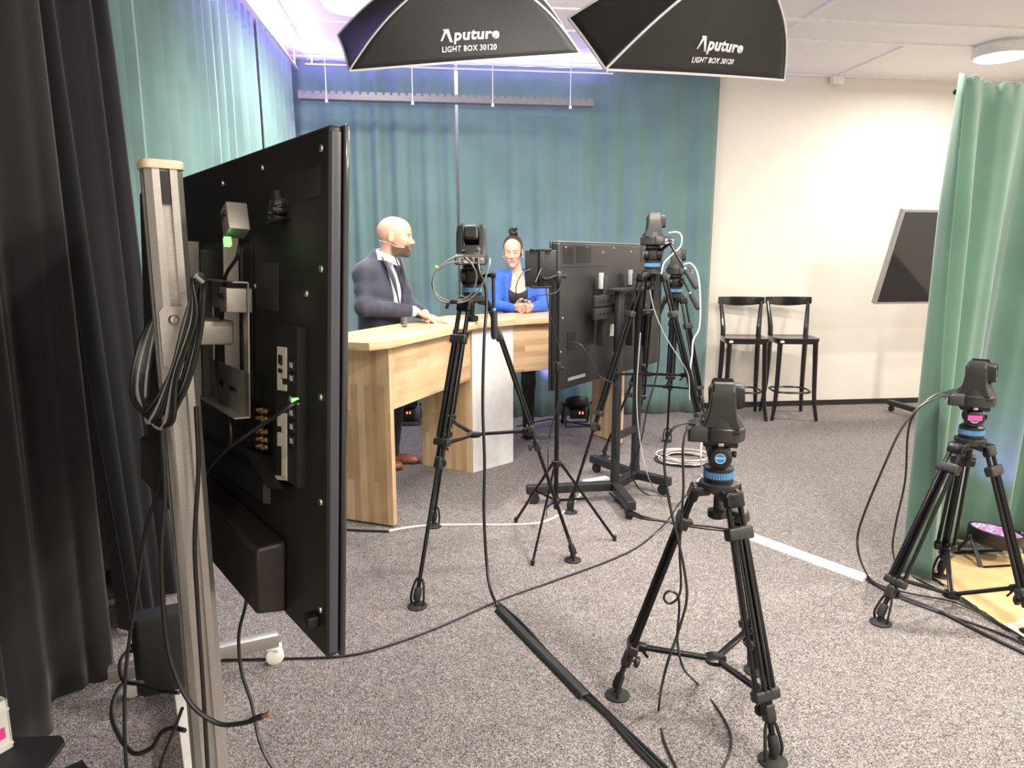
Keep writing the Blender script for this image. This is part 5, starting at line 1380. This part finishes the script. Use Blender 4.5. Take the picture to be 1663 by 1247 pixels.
# ---------------------------------------------------------------- people: smooth bodies grown from a distance field
class Field:
    def __init__(s, lo, hi, h):
        s.lo = np.array(lo, float); s.h = h
        s.n = np.ceil((np.array(hi) - s.lo) / h).astype(int) + 1
        s.d = np.full(s.n, 1.0, np.float32)
    def _box(s, lo, hi):
        a = np.clip(np.floor((np.array(lo) - s.lo) / s.h).astype(int), 0, s.n - 1)
        b = np.clip(np.ceil((np.array(hi) - s.lo) / s.h).astype(int) + 1, 1, s.n)
        return a, b
    def _apply(s, lo, hi, fn, k, mode='add'):
        pad = k + 3 * s.h
        a, b = s._box(np.array(lo) - pad, np.array(hi) + pad)
        if (b <= a).any(): return
        ax = [s.lo[i] + s.h * np.arange(a[i], b[i]) for i in range(3)]
        X, Y, Z = np.meshgrid(*ax, indexing='ij')
        q = fn(X, Y, Z).astype(np.float32)
        sl = tuple(slice(a[i], b[i]) for i in range(3)); d = s.d[sl]
        if mode == 'sub': q = -q; hh = np.maximum(k - np.abs(d - q), 0) / max(k, 1e-6); s.d[sl] = np.maximum(d, q) + hh * hh * k / 4
        else: hh = np.maximum(k - np.abs(d - q), 0) / max(k, 1e-6); s.d[sl] = np.minimum(d, q) - hh * hh * k / 4
    def cap(s, a, b, ra, rb=None, k=.02, mode='add', wr=0.0):
        rb = ra if rb is None else rb; a = np.array(a, float); b = np.array(b, float); r = max(ra, rb); v = b - a; L2 = max(v @ v, 1e-9)
        def fn(X, Y, Z):
            t = np.clip(((X - a[0]) * v[0] + (Y - a[1]) * v[1] + (Z - a[2]) * v[2]) / L2, 0, 1)
            d = np.sqrt((X - a[0] - t * v[0]) ** 2 + (Y - a[1] - t * v[1]) ** 2 + (Z - a[2] - t * v[2]) ** 2) - (ra + (rb - ra) * t)
            if wr: d = d + wr * np.sin(60 * t * math.sqrt(L2) + 14 * X + 22 * Y) * np.sin(9 * (X + Z) + 30 * Y)
            return d
        s._apply(np.minimum(a, b) - r, np.maximum(a, b) + r, fn, k, mode)
    def ell(s, c, r, k=.02, R=None, mode='add', wr=0.0):
        c = np.array(c, float); r = np.array(r, float); m = max(r); M = np.array(R) if R is not None else np.eye(3)
        ext = np.abs(M) @ r
        def fn(X, Y, Z):
            P_ = np.stack([X - c[0], Y - c[1], Z - c[2]], -1) @ M          # to local (M columns are axes)
            q = np.sqrt(((P_ / r) ** 2).sum(-1)); g = np.sqrt(((P_ / r ** 2) ** 2).sum(-1))
            d = q * (q - 1) / np.maximum(g, 1e-6)
            if wr: d = d + wr * np.sin(38 * Z + 16 * Y) * np.sin(20 * X + 13 * Z)
            return d
        s._apply(c - ext, c + ext, fn, k, mode)
    def plane(s, nrm, off):        # keep only where n.p < off
        nrm = np.array(nrm, float)
        ax = [s.lo[i] + s.h * np.arange(s.n[i]) for i in range(3)]
        q = (ax[0][:, None, None] * nrm[0] + ax[1][None, :, None] * nrm[1] + ax[2][None, None, :] * nrm[2] - off).astype(np.float32)
        s.d = np.maximum(s.d, q)
    def mesh(s):
        V = s.d; ins = V < 0; n = np.array(V.shape) - 1
        cnt = np.zeros(n, np.int8); off = [(i, j, k) for i in (0, 1) for j in (0, 1) for k in (0, 1)]
        for i, j, k in off: cnt += ins[i:i + n[0], j:j + n[1], k:k + n[2]]
        act = np.argwhere((cnt > 0) & (cnt < 8))
        idx = np.full(n, -1, np.int32); idx[tuple(act.T)] = np.arange(len(act))
        cv = {o: V[act[:, 0] + o[0], act[:, 1] + o[1], act[:, 2] + o[2]] for o in off}
        acc = np.zeros((len(act), 3)); num = np.zeros(len(act))
        for o in off:
            for ax in range(3):
                if o[ax] == 0:
                    p_ = list(o); p_[ax] = 1; a, b = cv[o], cv[tuple(p_)]
                    m = (a < 0) != (b < 0); t = np.where(m, a / np.where(m, a - b, 1), 0)
                    e = np.zeros((len(act), 3)); e[:] = o; e[:, ax] = t
                    acc += e * m[:, None]; num += m
        P_ = (act + acc / num[:, None]) * s.h + s.lo
        F = []
        for ax in range(3):
            b_, c_ = (ax + 1) % 3, (ax + 2) % 3
            sa = [slice(None)] * 3; sb = [slice(None)] * 3; sa[ax] = slice(0, -1); sb[ax] = slice(1, None)
            ch = np.argwhere(ins[tuple(sa)] != ins[tuple(sb)])
            ch = ch[(ch[:, b_] > 0) & (ch[:, c_] > 0) & (ch[:, b_] < n[b_]) & (ch[:, c_] < n[c_])]
            def ci(db, dc):
                q = ch.copy(); q[:, b_] -= db; q[:, c_] -= dc; return idx[tuple(q.T)]
            quad = np.stack([ci(1, 1), ci(0, 1), ci(0, 0), ci(1, 0)], 1)
            fl = ins[tuple(ch.T)]
            quad[~fl] = quad[~fl][:, ::-1]
            F.append(quad)
        F = np.concatenate(F)
        return P_, F[(F >= 0).all(1)]

def smooth_np(P_, F, it=2, lam=.5):
    for _ in range(it):
        acc = np.zeros_like(P_); c = np.zeros(len(P_))
        for a in range(4):
            for b in (F[:, (a + 1) % 4],):
                np.add.at(acc, F[:, a], P_[b]); np.add.at(c, F[:, a], 1); np.add.at(acc, b, P_[F[:, a]]); np.add.at(c, b, 1)
        P_ = P_ * (1 - lam) + lam * acc / np.maximum(c, 1)[:, None]
    return P_

def fmesh(field, name, m, parent, it=2, color=None):
    P_, F = field.mesh(); P_ = smooth_np(P_, F, it)
    me = bpy.data.meshes.new(name)
    me.vertices.add(len(P_)); me.vertices.foreach_set('co', P_.astype(np.float32).ravel())
    me.loops.add(len(F) * 4); me.loops.foreach_set('vertex_index', F.astype(np.int32).ravel())
    me.polygons.add(len(F)); me.polygons.foreach_set('loop_start', np.arange(0, len(F) * 4, 4, dtype=np.int32))
    me.update(calc_edges=True); me.validate()
    me.polygons.foreach_set('use_smooth', [True] * len(me.polygons))
    me.materials.append(m)
    if color is not None:
        at_ = me.color_attributes.new('skin_tone', 'FLOAT_COLOR', 'POINT')
        col = np.ones((len(P_), 4), np.float32); col[:, :3] = color(P_); at_.data.foreach_set('color', col.ravel())
    o = bpy.data.objects.new(name, me); COL.objects.link(o)
    o.parent = parent; RM[o] = RM[parent]
    return o

def skinmat(name):
    m = bpy.data.materials.new(name); m.use_nodes = True
    nt = m.node_tree; b = nt.nodes['Principled BSDF']
    a = nt.nodes.new('ShaderNodeVertexColor'); a.layer_name = 'skin_tone'
    n = nt.nodes.new('ShaderNodeTexNoise'); n.inputs['Scale'].default_value = 60
    r = nt.nodes.new('ShaderNodeValToRGB'); r.color_ramp.elements[0].color = (.93, .92, .91, 1)
    mx = nt.nodes.new('ShaderNodeMix'); mx.data_type = 'RGBA'; mx.blend_type = 'MULTIPLY'; mx.inputs['Factor'].default_value = 1
    nt.links.new(n.outputs['Fac'], r.inputs['Fac']); nt.links.new(a.outputs['Color'], mx.inputs['A']); nt.links.new(r.outputs['Color'], mx.inputs['B'])
    nt.links.new(mx.outputs['Result'], b.inputs['Base Color']); b.inputs['Roughness'].default_value = .5
    b.inputs['Subsurface Weight'].default_value = .08; b.inputs['Subsurface Radius'].default_value = (.01, .004, .002)
    return m

def head(f, c, R, hs, female=False):
    """c: head centre, R: 3x3 head axes as columns (forward, left, up)"""
    R = np.array(R); c = np.array(c, float)
    T = lambda p_: c + R @ (np.array(p_, float) * hs)
    E = lambda p_, r, k=.02, mode='add': f.ell(T(p_), np.array(r) * hs, k * hs, R, mode)
    Cp = lambda a, b, ra, rb=None, k=.012, mode='add': f.cap(T(a), T(b), ra * hs, None if rb is None else rb * hs, k * hs, mode)
    w_ = .93 if female else 1.0
    E((-.010, 0, .035), (.100, .077 * w_, .088)); E((.040, 0, .035), (.056, .060 * w_, .062), .03)
    E((.042, 0, -.030), (.052, .054 * w_, .068), .03); E((.034, 0, -.075), (.052, .045 * w_, .036), .03)
    E((.076, 0, -.100), (.020, .020, .016), .022)
    Cp((.086, -.032, .020), (.086, .032, .020), .0105 if not female else .007, k=.014)
    Cp((.090, 0, .012), (.112, 0, -.024), .0075, .0095, .012); E((.112, 0, -.029), (.012, .012, .010), .008)
    for sg in (-1, 1):
        E((.100, sg * .0125, -.033), (.010, .007, .007), .006)
        E((.068, sg * .038, -.020), (.026, .020, .024), .02)
        E((.100, sg * .031, .006), (.016, .017, .010), .010, 'sub')
        E((.079, sg * .031, .005), (.0145, .0145, .0130), .003)
        E((-.004, sg * .079 * w_, -.004), (.019, .008, .032), .006); E((.003, sg * .087 * w_, .000), (.009, .005, .018), .004, 'sub')
    Cp((.090, -.015, -.057), (.090, .015, -.057), .0085, k=.006); Cp((.089, -.013, -.069), (.089, .013, -.069), .0085, k=.006)
    E((.101, 0, -.0625), (.008, .022, .0020), .003, 'sub')
    return T

def headcolor(c, R, hs, P_, base, beard=None, lips=(.50, .18, .16), brow=(.10, .06, .04), lids=False):
    q = (P_ - np.array(c)) @ np.array(R) / hs
    x, y, z = q.T; col = np.zeros((len(P_), 3)) + np.array(base)
    near = (np.abs(x) < .14) & (np.abs(y) < .1) & (np.abs(z) < .14)
    ss = lambda v, a, b: np.clip((v - a) / (b - a), 0, 1)
    def mixc(m, cc):
        nonlocal col
        m = (np.clip(m, 0, 1) * near)[:, None]; col = col * (1 - m) + np.array(cc) * m
    # rosy cheeks, nose
    mixc(.25 * np.exp(-(((x - .07) / .03) ** 2 + ((np.abs(y) - .038) / .02) ** 2 + ((z + .03) / .02) ** 2)), (base[0], base[1] * .62, base[2] * .58))
    if beard is not None:
        zb = np.interp(x, [-.02, .0, .03, .055, .072, .085, .13], [-.022, -.026, -.046, -.056, -.046, -.041, -.041])
        m = ss(zb - z, -.004, .010) * ss(x, -.022, -.004) * ss(z, -.140, -.112)
        m = m * (1 - .55 * (np.abs(y) < .010) * (z > -.055)) * (.85 + .15 * ss(x, .03, .07))
        mm = m
        mixc(.95 * mm, beard)
    ay = np.abs(y); arch = .0225 - 9.0 * (ay - .031) ** 2 * (1.0 if lids else .6)
    br = np.exp(-((z - arch) / (.0026 if lids else .0042)) ** 2) * ss(ay, .010, .016) * (1 - ss(ay, .044, .052)) * (x > .05)
    mixc(.75 * br, brow)
    lp = (((z + .0625) / .0120) ** 2 + (y / .021) ** 2 < 1) & (x > .075)
    mixc(.75 * lp, lips)
    mixc(.8 * ((np.abs(z + .0625) < .0022) & (np.abs(y) < .022) & (x > .075)), (.16, .05, .05))
    ey = np.sqrt(((np.abs(y) - .031) / .0135) ** 2 + ((z - .004) / .0062) ** 2)
    e_ = (ey < 1) & (x > .075)
    if lids:
        mixc(.30 * np.exp(-(ey / 1.6) ** 2) * (x > .07), (.42, .22, .17)); mixc(.9 * ((np.abs(z + .001) < .0024) & (np.abs(np.abs(y) - .031) < .0165) & (x > .07)), (.03, .02, .02))
    else:
        mixc(1.0 * e_, (.78, .74, .70)); mixc(1.0 * (e_ & (np.abs(np.abs(y) - .031) < .0058)), (.05, .03, .02))
        mixc(.8 * ((ey > .95) & (ey < 1.25) & (z > .003) & (x > .072)), (.10, .05, .04))
    return col

def rotm(yaw, pitch, roll=0):
    """columns forward/left/up; pitch > 0 looks down"""
    return np.array(Matrix.Rotation(yaw, 3, 'Z') @ Matrix.Rotation(pitch, 3, 'Y') @ Matrix.Rotation(roll, 3, 'X'))

def hand(f, w_, d, n, s_, curl, L=1.0, spread=1.0):
    """w_: wrist, d: towards fingers, n: out of the palm side (where fingers curl to), s_: thumb side"""
    w_, d, n, s_ = [np.array(q, float) for q in (w_, d, n, s_)]
    d /= np.linalg.norm(d); s_ = s_ - d * (s_ @ d); s_ /= np.linalg.norm(s_); n2 = np.cross(d, s_); n = n2 if n2 @ n > 0 else -n2
    R = np.stack([d, s_, n], 1)
    f.ell(w_ + d * .048 * L, np.array([.052, .040, .0150]) * L, .012, R)
    f.ell(w_ + d * .030 * L + s_ * .022 * L + n * .006, np.array([.032, .016, .014]) * L, .012, R)
    for o_, ln, r in ((.031, .072, .0086), (.0105, .080, .0088), (-.0105, .075, .0085), (-.031, .058, .0076)):
        p_ = w_ + (d * .086 + s_ * o_) * L - d * abs(o_) * .22; dd = d + s_ * o_ * 5.0 * spread; dd /= np.linalg.norm(dd)
        c = curl * .5
        for k, fr in enumerate((.45, .31, .24)):
            e = dd * math.cos(c) + n * math.sin(c); q = p_ + e * ln * fr * L
            f.cap(p_, q, r * (1 - .10 * k) * L, r * (.92 - .10 * k) * L, .0035); p_ = q; c += curl
    p_ = w_ + (d * .026 + s_ * .030) * L; e = d * .62 + s_ * .72 + n * .28
    for ln, r in ((.036, .0115), (.032, .0098), (.024, .0088)):
        e /= np.linalg.norm(e); q = p_ + e * ln * L; f.cap(p_, q, r * L, r * .9 * L, .006); p_ = q; e = e + d * .45 - s_ * .15

SKIN = skinmat('skin')
def foot_shoe(f, ank, d, g=0.0):
    ank = np.array(ank, float); d = np.array(d, float) / np.linalg.norm(d); s_ = np.array([-d[1], d[0], 0]); R = np.stack([d, s_, [0, 0, 1]], 1)
    b0 = ank * [1, 1, 0]
    f.ell(b0 + d * -.01 + [0, 0, .045], (.05, .036, .045), .03, R); f.ell(b0 + d * .09 + [0, 0, .034], (.10, .042, .034), .03, R); f.ell(b0 + d * .155 + [0, 0, .027], (.055, .038, .026), .02, R)

# ================================================================ the man
MR = -math.radians(30)
mroot = thing('person', 'person with shaved head and short beard in a navy suit, hands on the desk', 'person', (-.965, 5.04, 0), MR)
hc = (.160, .035, 1.695); hR = rotm(math.radians(24), math.radians(2)); HS = 1.14
sh = {1: (.035, .180, 1.465), -1: (.035, -.165, 1.440)}
el = {1: (.12, .22, 1.215), -1: (.090, -.225, 1.225)}
wr = {1: (.320, .150, 1.160), -1: (.320, .055, 1.190)}
hip = {1: (-.02, .13, .93), -1: (-.02, -.06, .93)}
kn = {1: (-.02, .20, .50), -1: (-.04, -.02, .50)}
an = {1: (-.085, .215, .09), -1: (-.095, .015, .09)}
def torso(f, g, k=.05, wr_=0.0, low=.95):
    f.ell((.045, 0, 1.30), (.128 + g, .168 + g, .21 + g), k, wr=wr_); f.ell((.03, .02, 1.09), (.130 + g, .160 + g, .20 + g), k, wr=wr_)
    f.ell((.0, .035, .95), (.125 + g, .165 + g, .15 + g), k); f.cap((.03, -.13, 1.455), (.03, .13, 1.455), .062 + g, k=k); f.ell((.03, 0, 1.50), (.07 + g, .10 + g, .055 + g), k)
def neck(f, g=0.0):
    f.cap((.045, .005, 1.46), np.array(hc) + hR @ np.array([-.030, 0, -.060]), .062 + g, .060 + g, .03)
f = Field((-.30, -.42, -.01), (.60, .50, 1.88), .0045)
torso(f, -.012); neck(f)
Th = head(f, hc, hR, HS)
for s_ in (1, -1):
    f.cap(sh[s_], el[s_], .048, .038, .03); f.cap(el[s_], wr[s_], .038, .027, .02)
    f.cap(hip[s_], kn[s_], .080, .052, .03); f.cap(kn[s_], an[s_], .052, .036, .02); foot_shoe(f, np.array(an[s_]) - [0, 0, .0], (.866, .5, 0))
hand(f, wr[-1], (.84, .42, -.42), (-.3, 0, -1), (-.3, .9, 0), .28, 1.22)
hand(f, wr[1], (.90, -.05, -.20), (-.1, 0, -1), (-.1, -1, 0), .30, 1.08)
BASE = (.56, .34, .25)
fmesh(f, 'body', SKIN, mroot, 2, lambda P_: headcolor(hc, hR, HS, P_, BASE, beard=(.045, .028, .022)))
SUIT = mat('navy_suit_cloth', (.020, .023, .044), .75, noise=.12, nscale=12, bump=.2, bscale=1200, sheen=.25)
SHIRT = mat('light_blue_shirt_cloth', (.62, .70, .80), .7, bump=.15, bscale=900)
f = Field((-.22, -.30, .72), (.34, .32, 1.66), .006)
torso(f, .0); f.cap((.045, .005, 1.45), (.085, .012, 1.570), .078, .071, .02)
f.cap((.085, .01, 1.565), (.11, .02, 1.64), .058, .058, .008, 'sub')
fmesh(f, 'shirt', SHIRT, mroot, 2)
# collar points
b = MB(); cc = Vector((.088, .012, 1.548))
for sg in (-1, 1):
    rows = []
    for i in range(12):
        a = math.radians(8 + i * 15) * sg + math.radians(12); dd = Vector((math.cos(a), math.sin(a), 0)); fr_ = max(0, 1 - i / 4)
        rows.append([cc + dd * .062 + Vector((0, 0, .040 - .012 * fr_)), cc + dd * .074 + Vector((0, 0, .034 - .012 * fr_)), cc + dd * (.090 + .012 * fr_) + Vector((0, 0, -.008 - .038 * fr_))])
    b.grid(rows)
b.build('collar', SHIRT, mroot, solid=.004)
f = Field((-.32, -.44, .66), (.48, .46, 1.66), .006)
torso(f, .020, .05, .003); f.ell((-.005, .035, .84), (.145, .185, .16), .05)
f.cap((.02, 0, 1.47), (.050, .004, 1.545), .090, .082, .03)
for s_ in (1, -1):
    f.ell((.03, s_ * .145, 1.450), (.070, .060, .058), .04)
    f.cap(sh[s_], el[s_], .064, .058, .04, wr=.0035); f.cap(el[s_], np.array(el[s_]) * .18 + np.array(wr[s_]) * .82, .060, .046, .03, wr=.003)
# front opening: a long V between the lapels, plus the neck hole
f.cap((.075, .01, 1.53), (.12, .02, 1.66), .068, .078, .008, 'sub')
f.ell((.185, .045, 1.385), (.115, .082, .245), .006, np.array(Matrix.Rotation(math.radians(-10), 3, 'Y')), 'sub')
for i in range(7):                                       # lapels stand proud along the opening
    pass
f.plane((0, 0, -1), -.72)
jk = fmesh(f, 'jacket', SUIT, mroot, 2)
def lapel(P0, width, m, parent, jf):
    b = MB(); b.grid(P0); return b.build('lapel', m, parent, solid=.004)
for sg in (-1, 1):
    rows = []
    for i in range(14):
        t = i / 13; z = 1.555 - .38 * t
        yo = .045 + sg * (.082 * (1 - t) ** .55 + .002); wd = (.016 + .036 * math.sin(math.pi * min(1, t * 1.3 + .12)) * (1 - t * .5)) * sg
        def front(y, z):
            a = max(0, 1 - ((y) / .205) ** 2); ch = .148 * math.sqrt(a)
            zz = max(0, (z - 1.39) / .18); return .050 + ch * (1 - .62 * zz ** 1.6) + .008
        rows.append([Vector((front(yo, z), yo, z)), Vector((front(yo + wd * .5, z) + .004, yo + wd * .5, z)), Vector((front(yo + wd, z) + .002, yo + wd, z + (.015 if i < 4 else 0)))])
    b = MB(); b.grid(rows); b.build('lapel', SUIT, mroot, solid=.004)
for s_ in (1, -1):
    a = np.array(el[s_]) * .20 + np.array(wr[s_]) * .80; c = np.array(wr[s_]) + (np.array(wr[s_]) - np.array(el[s_])) * -.02
    b = MB(); b.tube(a, c, .037, .036, 20); b.build('shirt_cuff', SHIRT, mroot)
f = Field((-.26, -.24, .02), (.22, .40, 1.02), .007)
f.ell((-.01, .035, .93), (.13, .17, .12), .04)
for s_ in (1, -1): f.cap(hip[s_], kn[s_], .095, .075, .03, wr=.003); f.cap(kn[s_], np.array(an[s_]) - [0, 0, .02], .072, .060, .03, wr=.003)
fmesh(f, 'trousers', SUIT, mroot, 2)
SHOE = mat('tan_brown_leather', (.30, .11, .055), .38)
for s_ in (1, -1):
    f = Field((-.2, -.1, 0.0), (.22, .40, .14), .005); a = np.array(an[s_], float); d = np.array([.866, .5, 0]); R = np.stack([d, [-.5, .866, 0], [0, 0, 1]], 1); b0 = a * [1, 1, 0]
    f.ell(b0 + d * -.01 + [0, 0, .045], (.062, .044, .055), .03, R); f.ell(b0 + d * .09 + [0, 0, .036], (.115, .050, .040), .03, R); f.ell(b0 + d * .165 + [0, 0, .030], (.062, .044, .032), .02, R)
    f.plane((0, 0, -1), -.010); fmesh(f, 'shoe', SHOE, mroot, 2)
    b = MB(); b.rings([[Vector((*(b0 + R @ np.array([x + .07, y, 0]))[:2], z)) for x, y in rrect(.305, .095, .046, 6)] for z in (0.0, .014)]); b.build('shoe_sole', mat('dark_sole', (.03, .02, .016), .6), mroot)
# ear-worn microphone
hw = lambda p_: Vector(Th(p_))
b = MB(); b.path(catmull([hw((-.085, -.055, -.02)), hw((-.05, -.078, -.028)), hw((-.018, -.088, -.034)), hw((.0, -.088, -.040)), hw((.03, -.070, -.055)), hw((.062, -.056, -.058))], 6), .0022, 6)
b.lathe([(.002, 0), (.006, .004), (.006, .012), (.002, .016)], hw((.060, -.056, -.058)), tuple(hR @ np.array([1, 0, 0])), 10)
b.build('headset_microphone', mat('beige_microphone', (.62, .44, .33), .5), mroot)

# ================================================================ the woman
wroot = thing('person', 'person with top bun and bright blue blazer, hands clasped on the desk', 'person', (.055, 6.13, 0), -math.radians(92))
hc2 = (.060, -.045, 1.612); hR2 = rotm(math.radians(-3), math.radians(11)); HS2 = 1.06
sh = {1: (.0, .158, 1.395), -1: (.0, -.158, 1.395)}
el = {1: (.105, .215, 1.160), -1: (.105, -.205, 1.160)}
wr = {1: (.255, .105, 1.150), -1: (.255, .000, 1.150)}
hip = {1: (-.02, .085, .90), -1: (-.02, -.085, .90)}; kn = {1: (.0, .09, .48), -1: (.0, -.09, .48)}; an = {1: (-.06, .09, .09), -1: (-.05, -.12, .09)}
def wt(f, g, k=.04):
    f.ell((.02, 0, 1.27), (.095 + g, .140 + g, .16 + g), k); f.ell((.01, 0, 1.08), (.088 + g, .118 + g, .17 + g), k); f.ell((-.02, 0, .93), (.105 + g, .155 + g, .14 + g), k)
    f.cap((.0, -.118, 1.392), (.0, .118, 1.392), .046 + g, k=k)
    for s_ in (1, -1): f.ell((.088, s_ * .062, 1.245), (.050 + g, .058 + g, .060 + g), .03)
f = Field((-.24, -.34, -.01), (.50, .36, 1.80), .0045)
wt(f, -.006); f.cap((.005, -.005, 1.40), np.array(hc2) + hR2 @ np.array([-.025, 0, -.06]), .050, .048, .025)
Tw = head(f, hc2, hR2, HS2, True)
for s_ in (1, -1):
    f.cap(sh[s_], el[s_], .038, .031, .02); f.cap(el[s_], wr[s_], .031, .022, .02)
    f.cap(hip[s_], kn[s_], .072, .046, .03); f.cap(kn[s_], an[s_], .046, .032, .02); foot_shoe(f, an[s_], (1, 0, 0))
hand(f, (.262, -.020, 1.150), (.42, .80, .10), (.55, .3, -.8), (.3, -.1, .9), .62, 1.05, .5)
hand(f, (.262, .125, 1.148), (.48, -.80, .02), (.5, -.3, -.8), (.3, .1, .9), .55, 1.05, .5)
def wcol(P_):
    c = headcolor(hc2, hR2, HS2, P_, (.66, .43, .33), lips=(.62, .16, .17), brow=(.05, .03, .025), lids=True)
    return c
fmesh(f, 'body', SKIN, wroot, 2, wcol)
HAIR = mat('dark_brown_hair', (.060, .036, .025), .42, stretch=(1, 1, 12), noise=.4, nscale=120, bump=.5, bscale=300)
f = Field((-.12, -.20, 1.46), (.24, .12, 1.88), .004)
E = lambda p_, r, k=.01, mode='add': f.ell(Tw(p_), np.array(r) * HS2, k, hR2, mode)
E((-.014, 0, .036), (.106, .0775, .0935)); E((-.04, 0, -.01), (.075, .070, .070), .02)
E((.105, 0, -.018), (.076, .090, .102), .004, 'sub'); E((.05, 0, -.10), (.10, .13, .098), .01, 'sub')
for sg in (-1, 1): E((.004, sg * .086, -.006), (.026, .014, .034), .004, 'sub')
fmesh(f, 'hair', HAIR, wroot, 1)
b = MB(); cb_ = Vector(Tw((-.020, .004, .148))); random.seed(5)
for k in range(7):
    pts = []; ph = k * .9
    for i in range(26):
        a = i * .28 + ph; r = .022 + .010 * math.sin(i * .5 + k)
        pts.append(cb_ + Vector((r * math.cos(a), r * 1.05 * math.sin(a), -.026 + .052 * (i / 25) ** .8 + .006 * math.sin(k * 2.1 + i * .4))))
    b.path(catmull(pts, 2), .008, 6, rr=None)
b.lathe([(.026, 0), (.030, .01), (.026, .02)], cb_ - Vector((0, 0, .040)), n=16)
b.build('hair_bun', mat('bun_hair', (.016, .009, .008), .4), wroot)
BLAZ = mat('royal_blue_blazer_cloth', (.020, .115, .60), .7, noise=.08, nscale=10, bump=.15, bscale=1000, sheen=.2)
f = Field((-.18, -.22, .80), (.22, .22, 1.46), .006)
wt(f, .003); f.ell((.09, 0, 1.375), (.11, .10, .115), .004, mode='sub'); f.cap((.0, 0, 1.40), (.02, 0, 1.55), .07, .10, .01, 'sub')
fmesh(f, 'black_top', mat('black_jersey_top', (.022, .022, .024), .8), wroot, 2)
f = Field((-.20, -.32, .72), (.36, .34, 1.48), .006)
wt(f, .016); f.ell((-.02, 0, .88), (.12, .172, .15), .04); f.cap((-.01, 0, 1.40), (-.005, 0, 1.435), .072, .066, .02)
for s_ in (1, -1):
    f.ell((.0, s_ * .145, 1.385), (.055, .058, .058), .03)
    f.cap(sh[s_], el[s_], .056, .050, .03, wr=.003); f.cap(el[s_], np.array(el[s_]) * .12 + np.array(wr[s_]) * .88, .050, .038, .025, wr=.003)
f.cap((.005, 0, 1.40), (.03, 0, 1.60), .056, .075, .008, 'sub')
f.cap((.10, 0, 1.47), (.165, 0, 1.30), .078, .088, .006, 'sub'); f.cap((.165, 0, 1.30), (.17, 0, 1.08), .088, .082, .006, 'sub')
f.plane((0, 0, -1), -.76)
fmesh(f, 'blazer', BLAZ, wroot, 2)
for sg in (-1, 1):
    rows = []
    for i in range(14):
        t = i / 13; z = 1.42 - .30 * t
        yo = sg * (.066 + .020 * math.sin(math.pi * min(1, t * 1.0))); wd = sg * (.020 + .032 * math.sin(math.pi * min(1, t * .9 + .25)) * (1 - .4 * t))
        def fr(y, z):
            bust = .040 * math.exp(-((z - 1.24) / .08) ** 2 - ((abs(y) - .06) / .06) ** 2); zz = max(0, (z - 1.32) / .12)
            return .022 + .108 * math.sqrt(max(.02, 1 - (y / .165) ** 2)) * (1 - .55 * min(1.2, zz) ** 1.4) + bust * .75 + .012
        rows.append([Vector((fr(yo, z), yo, z)), Vector((fr(yo + wd * .5, z) + .005, yo + wd * .5, z)), Vector((fr(yo + wd, z) + .001, yo + wd, z))])
    b = MB(); b.grid(rows); b.build('lapel', BLAZ, wroot, solid=.004)
f = Field((-.20, -.24, .03), (.16, .24, 1.00), .007)
f.ell((-.02, 0, .92), (.112, .162, .12), .04)
for s_ in (1, -1): f.cap(hip[s_], kn[s_], .082, .060, .03); f.cap(kn[s_], np.array(an[s_]) - [0, 0, .02], .058, .050, .03)
fmesh(f, 'trousers', mat('black_trouser_cloth', (.012, .012, .014), .8), wroot, 2)
for s_ in (1, -1):
    f = Field((-.18, -.2, 0.0), (.26, .2, .14), .005); b0 = np.array(an[s_], float) * [1, 1, 0]
    f.ell(b0 + [-.01, 0, .046], (.066, .050, .060), .03); f.ell(b0 + [.09, 0, .036], (.118, .054, .046), .03); f.ell(b0 + [.155, 0, .030], (.070, .050, .038), .03); f.plane((0, 0, -1), -.002); fmesh(f, 'shoe', mat('black_shoe_leather', (.01, .01, .01), .35), wroot, 2)
GOLD = mat('gold_metal', (.85, .62, .28), .25, 1.0)
for sg in (-1, 1):
    b = MB(); q = Vector(Tw((.002, sg * .078, -.046))); b.path([q + Vector((.004 * math.sin(a * .5236), .002 * sg, .009 * math.cos(a * .5236))) for a in range(13)], .0022, 6, cap=False); b.build('earring', GOLD, wroot)
b = MB(); q = [Vector(Tw(p_)) for p_ in ((.0, -.075, -.03), (.03, -.064, -.045), (.055, -.052, -.055))]
b.path(catmull(q, 5), .002, 6); b.lathe([(.002, 0), (.005, .004), (.005, .010), (.002, .013)], q[-1], tuple(hR2 @ np.array([1, 0, 0])), 10); b.build('headset_microphone', mat('beige_microphone', (.62, .44, .33), .5), wroot)
b = MB(); b.path(catmull([Vector(q) for q in ((-.02, -.052, 1.44), (.035, -.045, 1.425), (.062, 0, 1.405), (.035, .045, 1.425), (-.02, .052, 1.44))], 6), .0014, 6); b.build('necklace', GOLD, wroot)
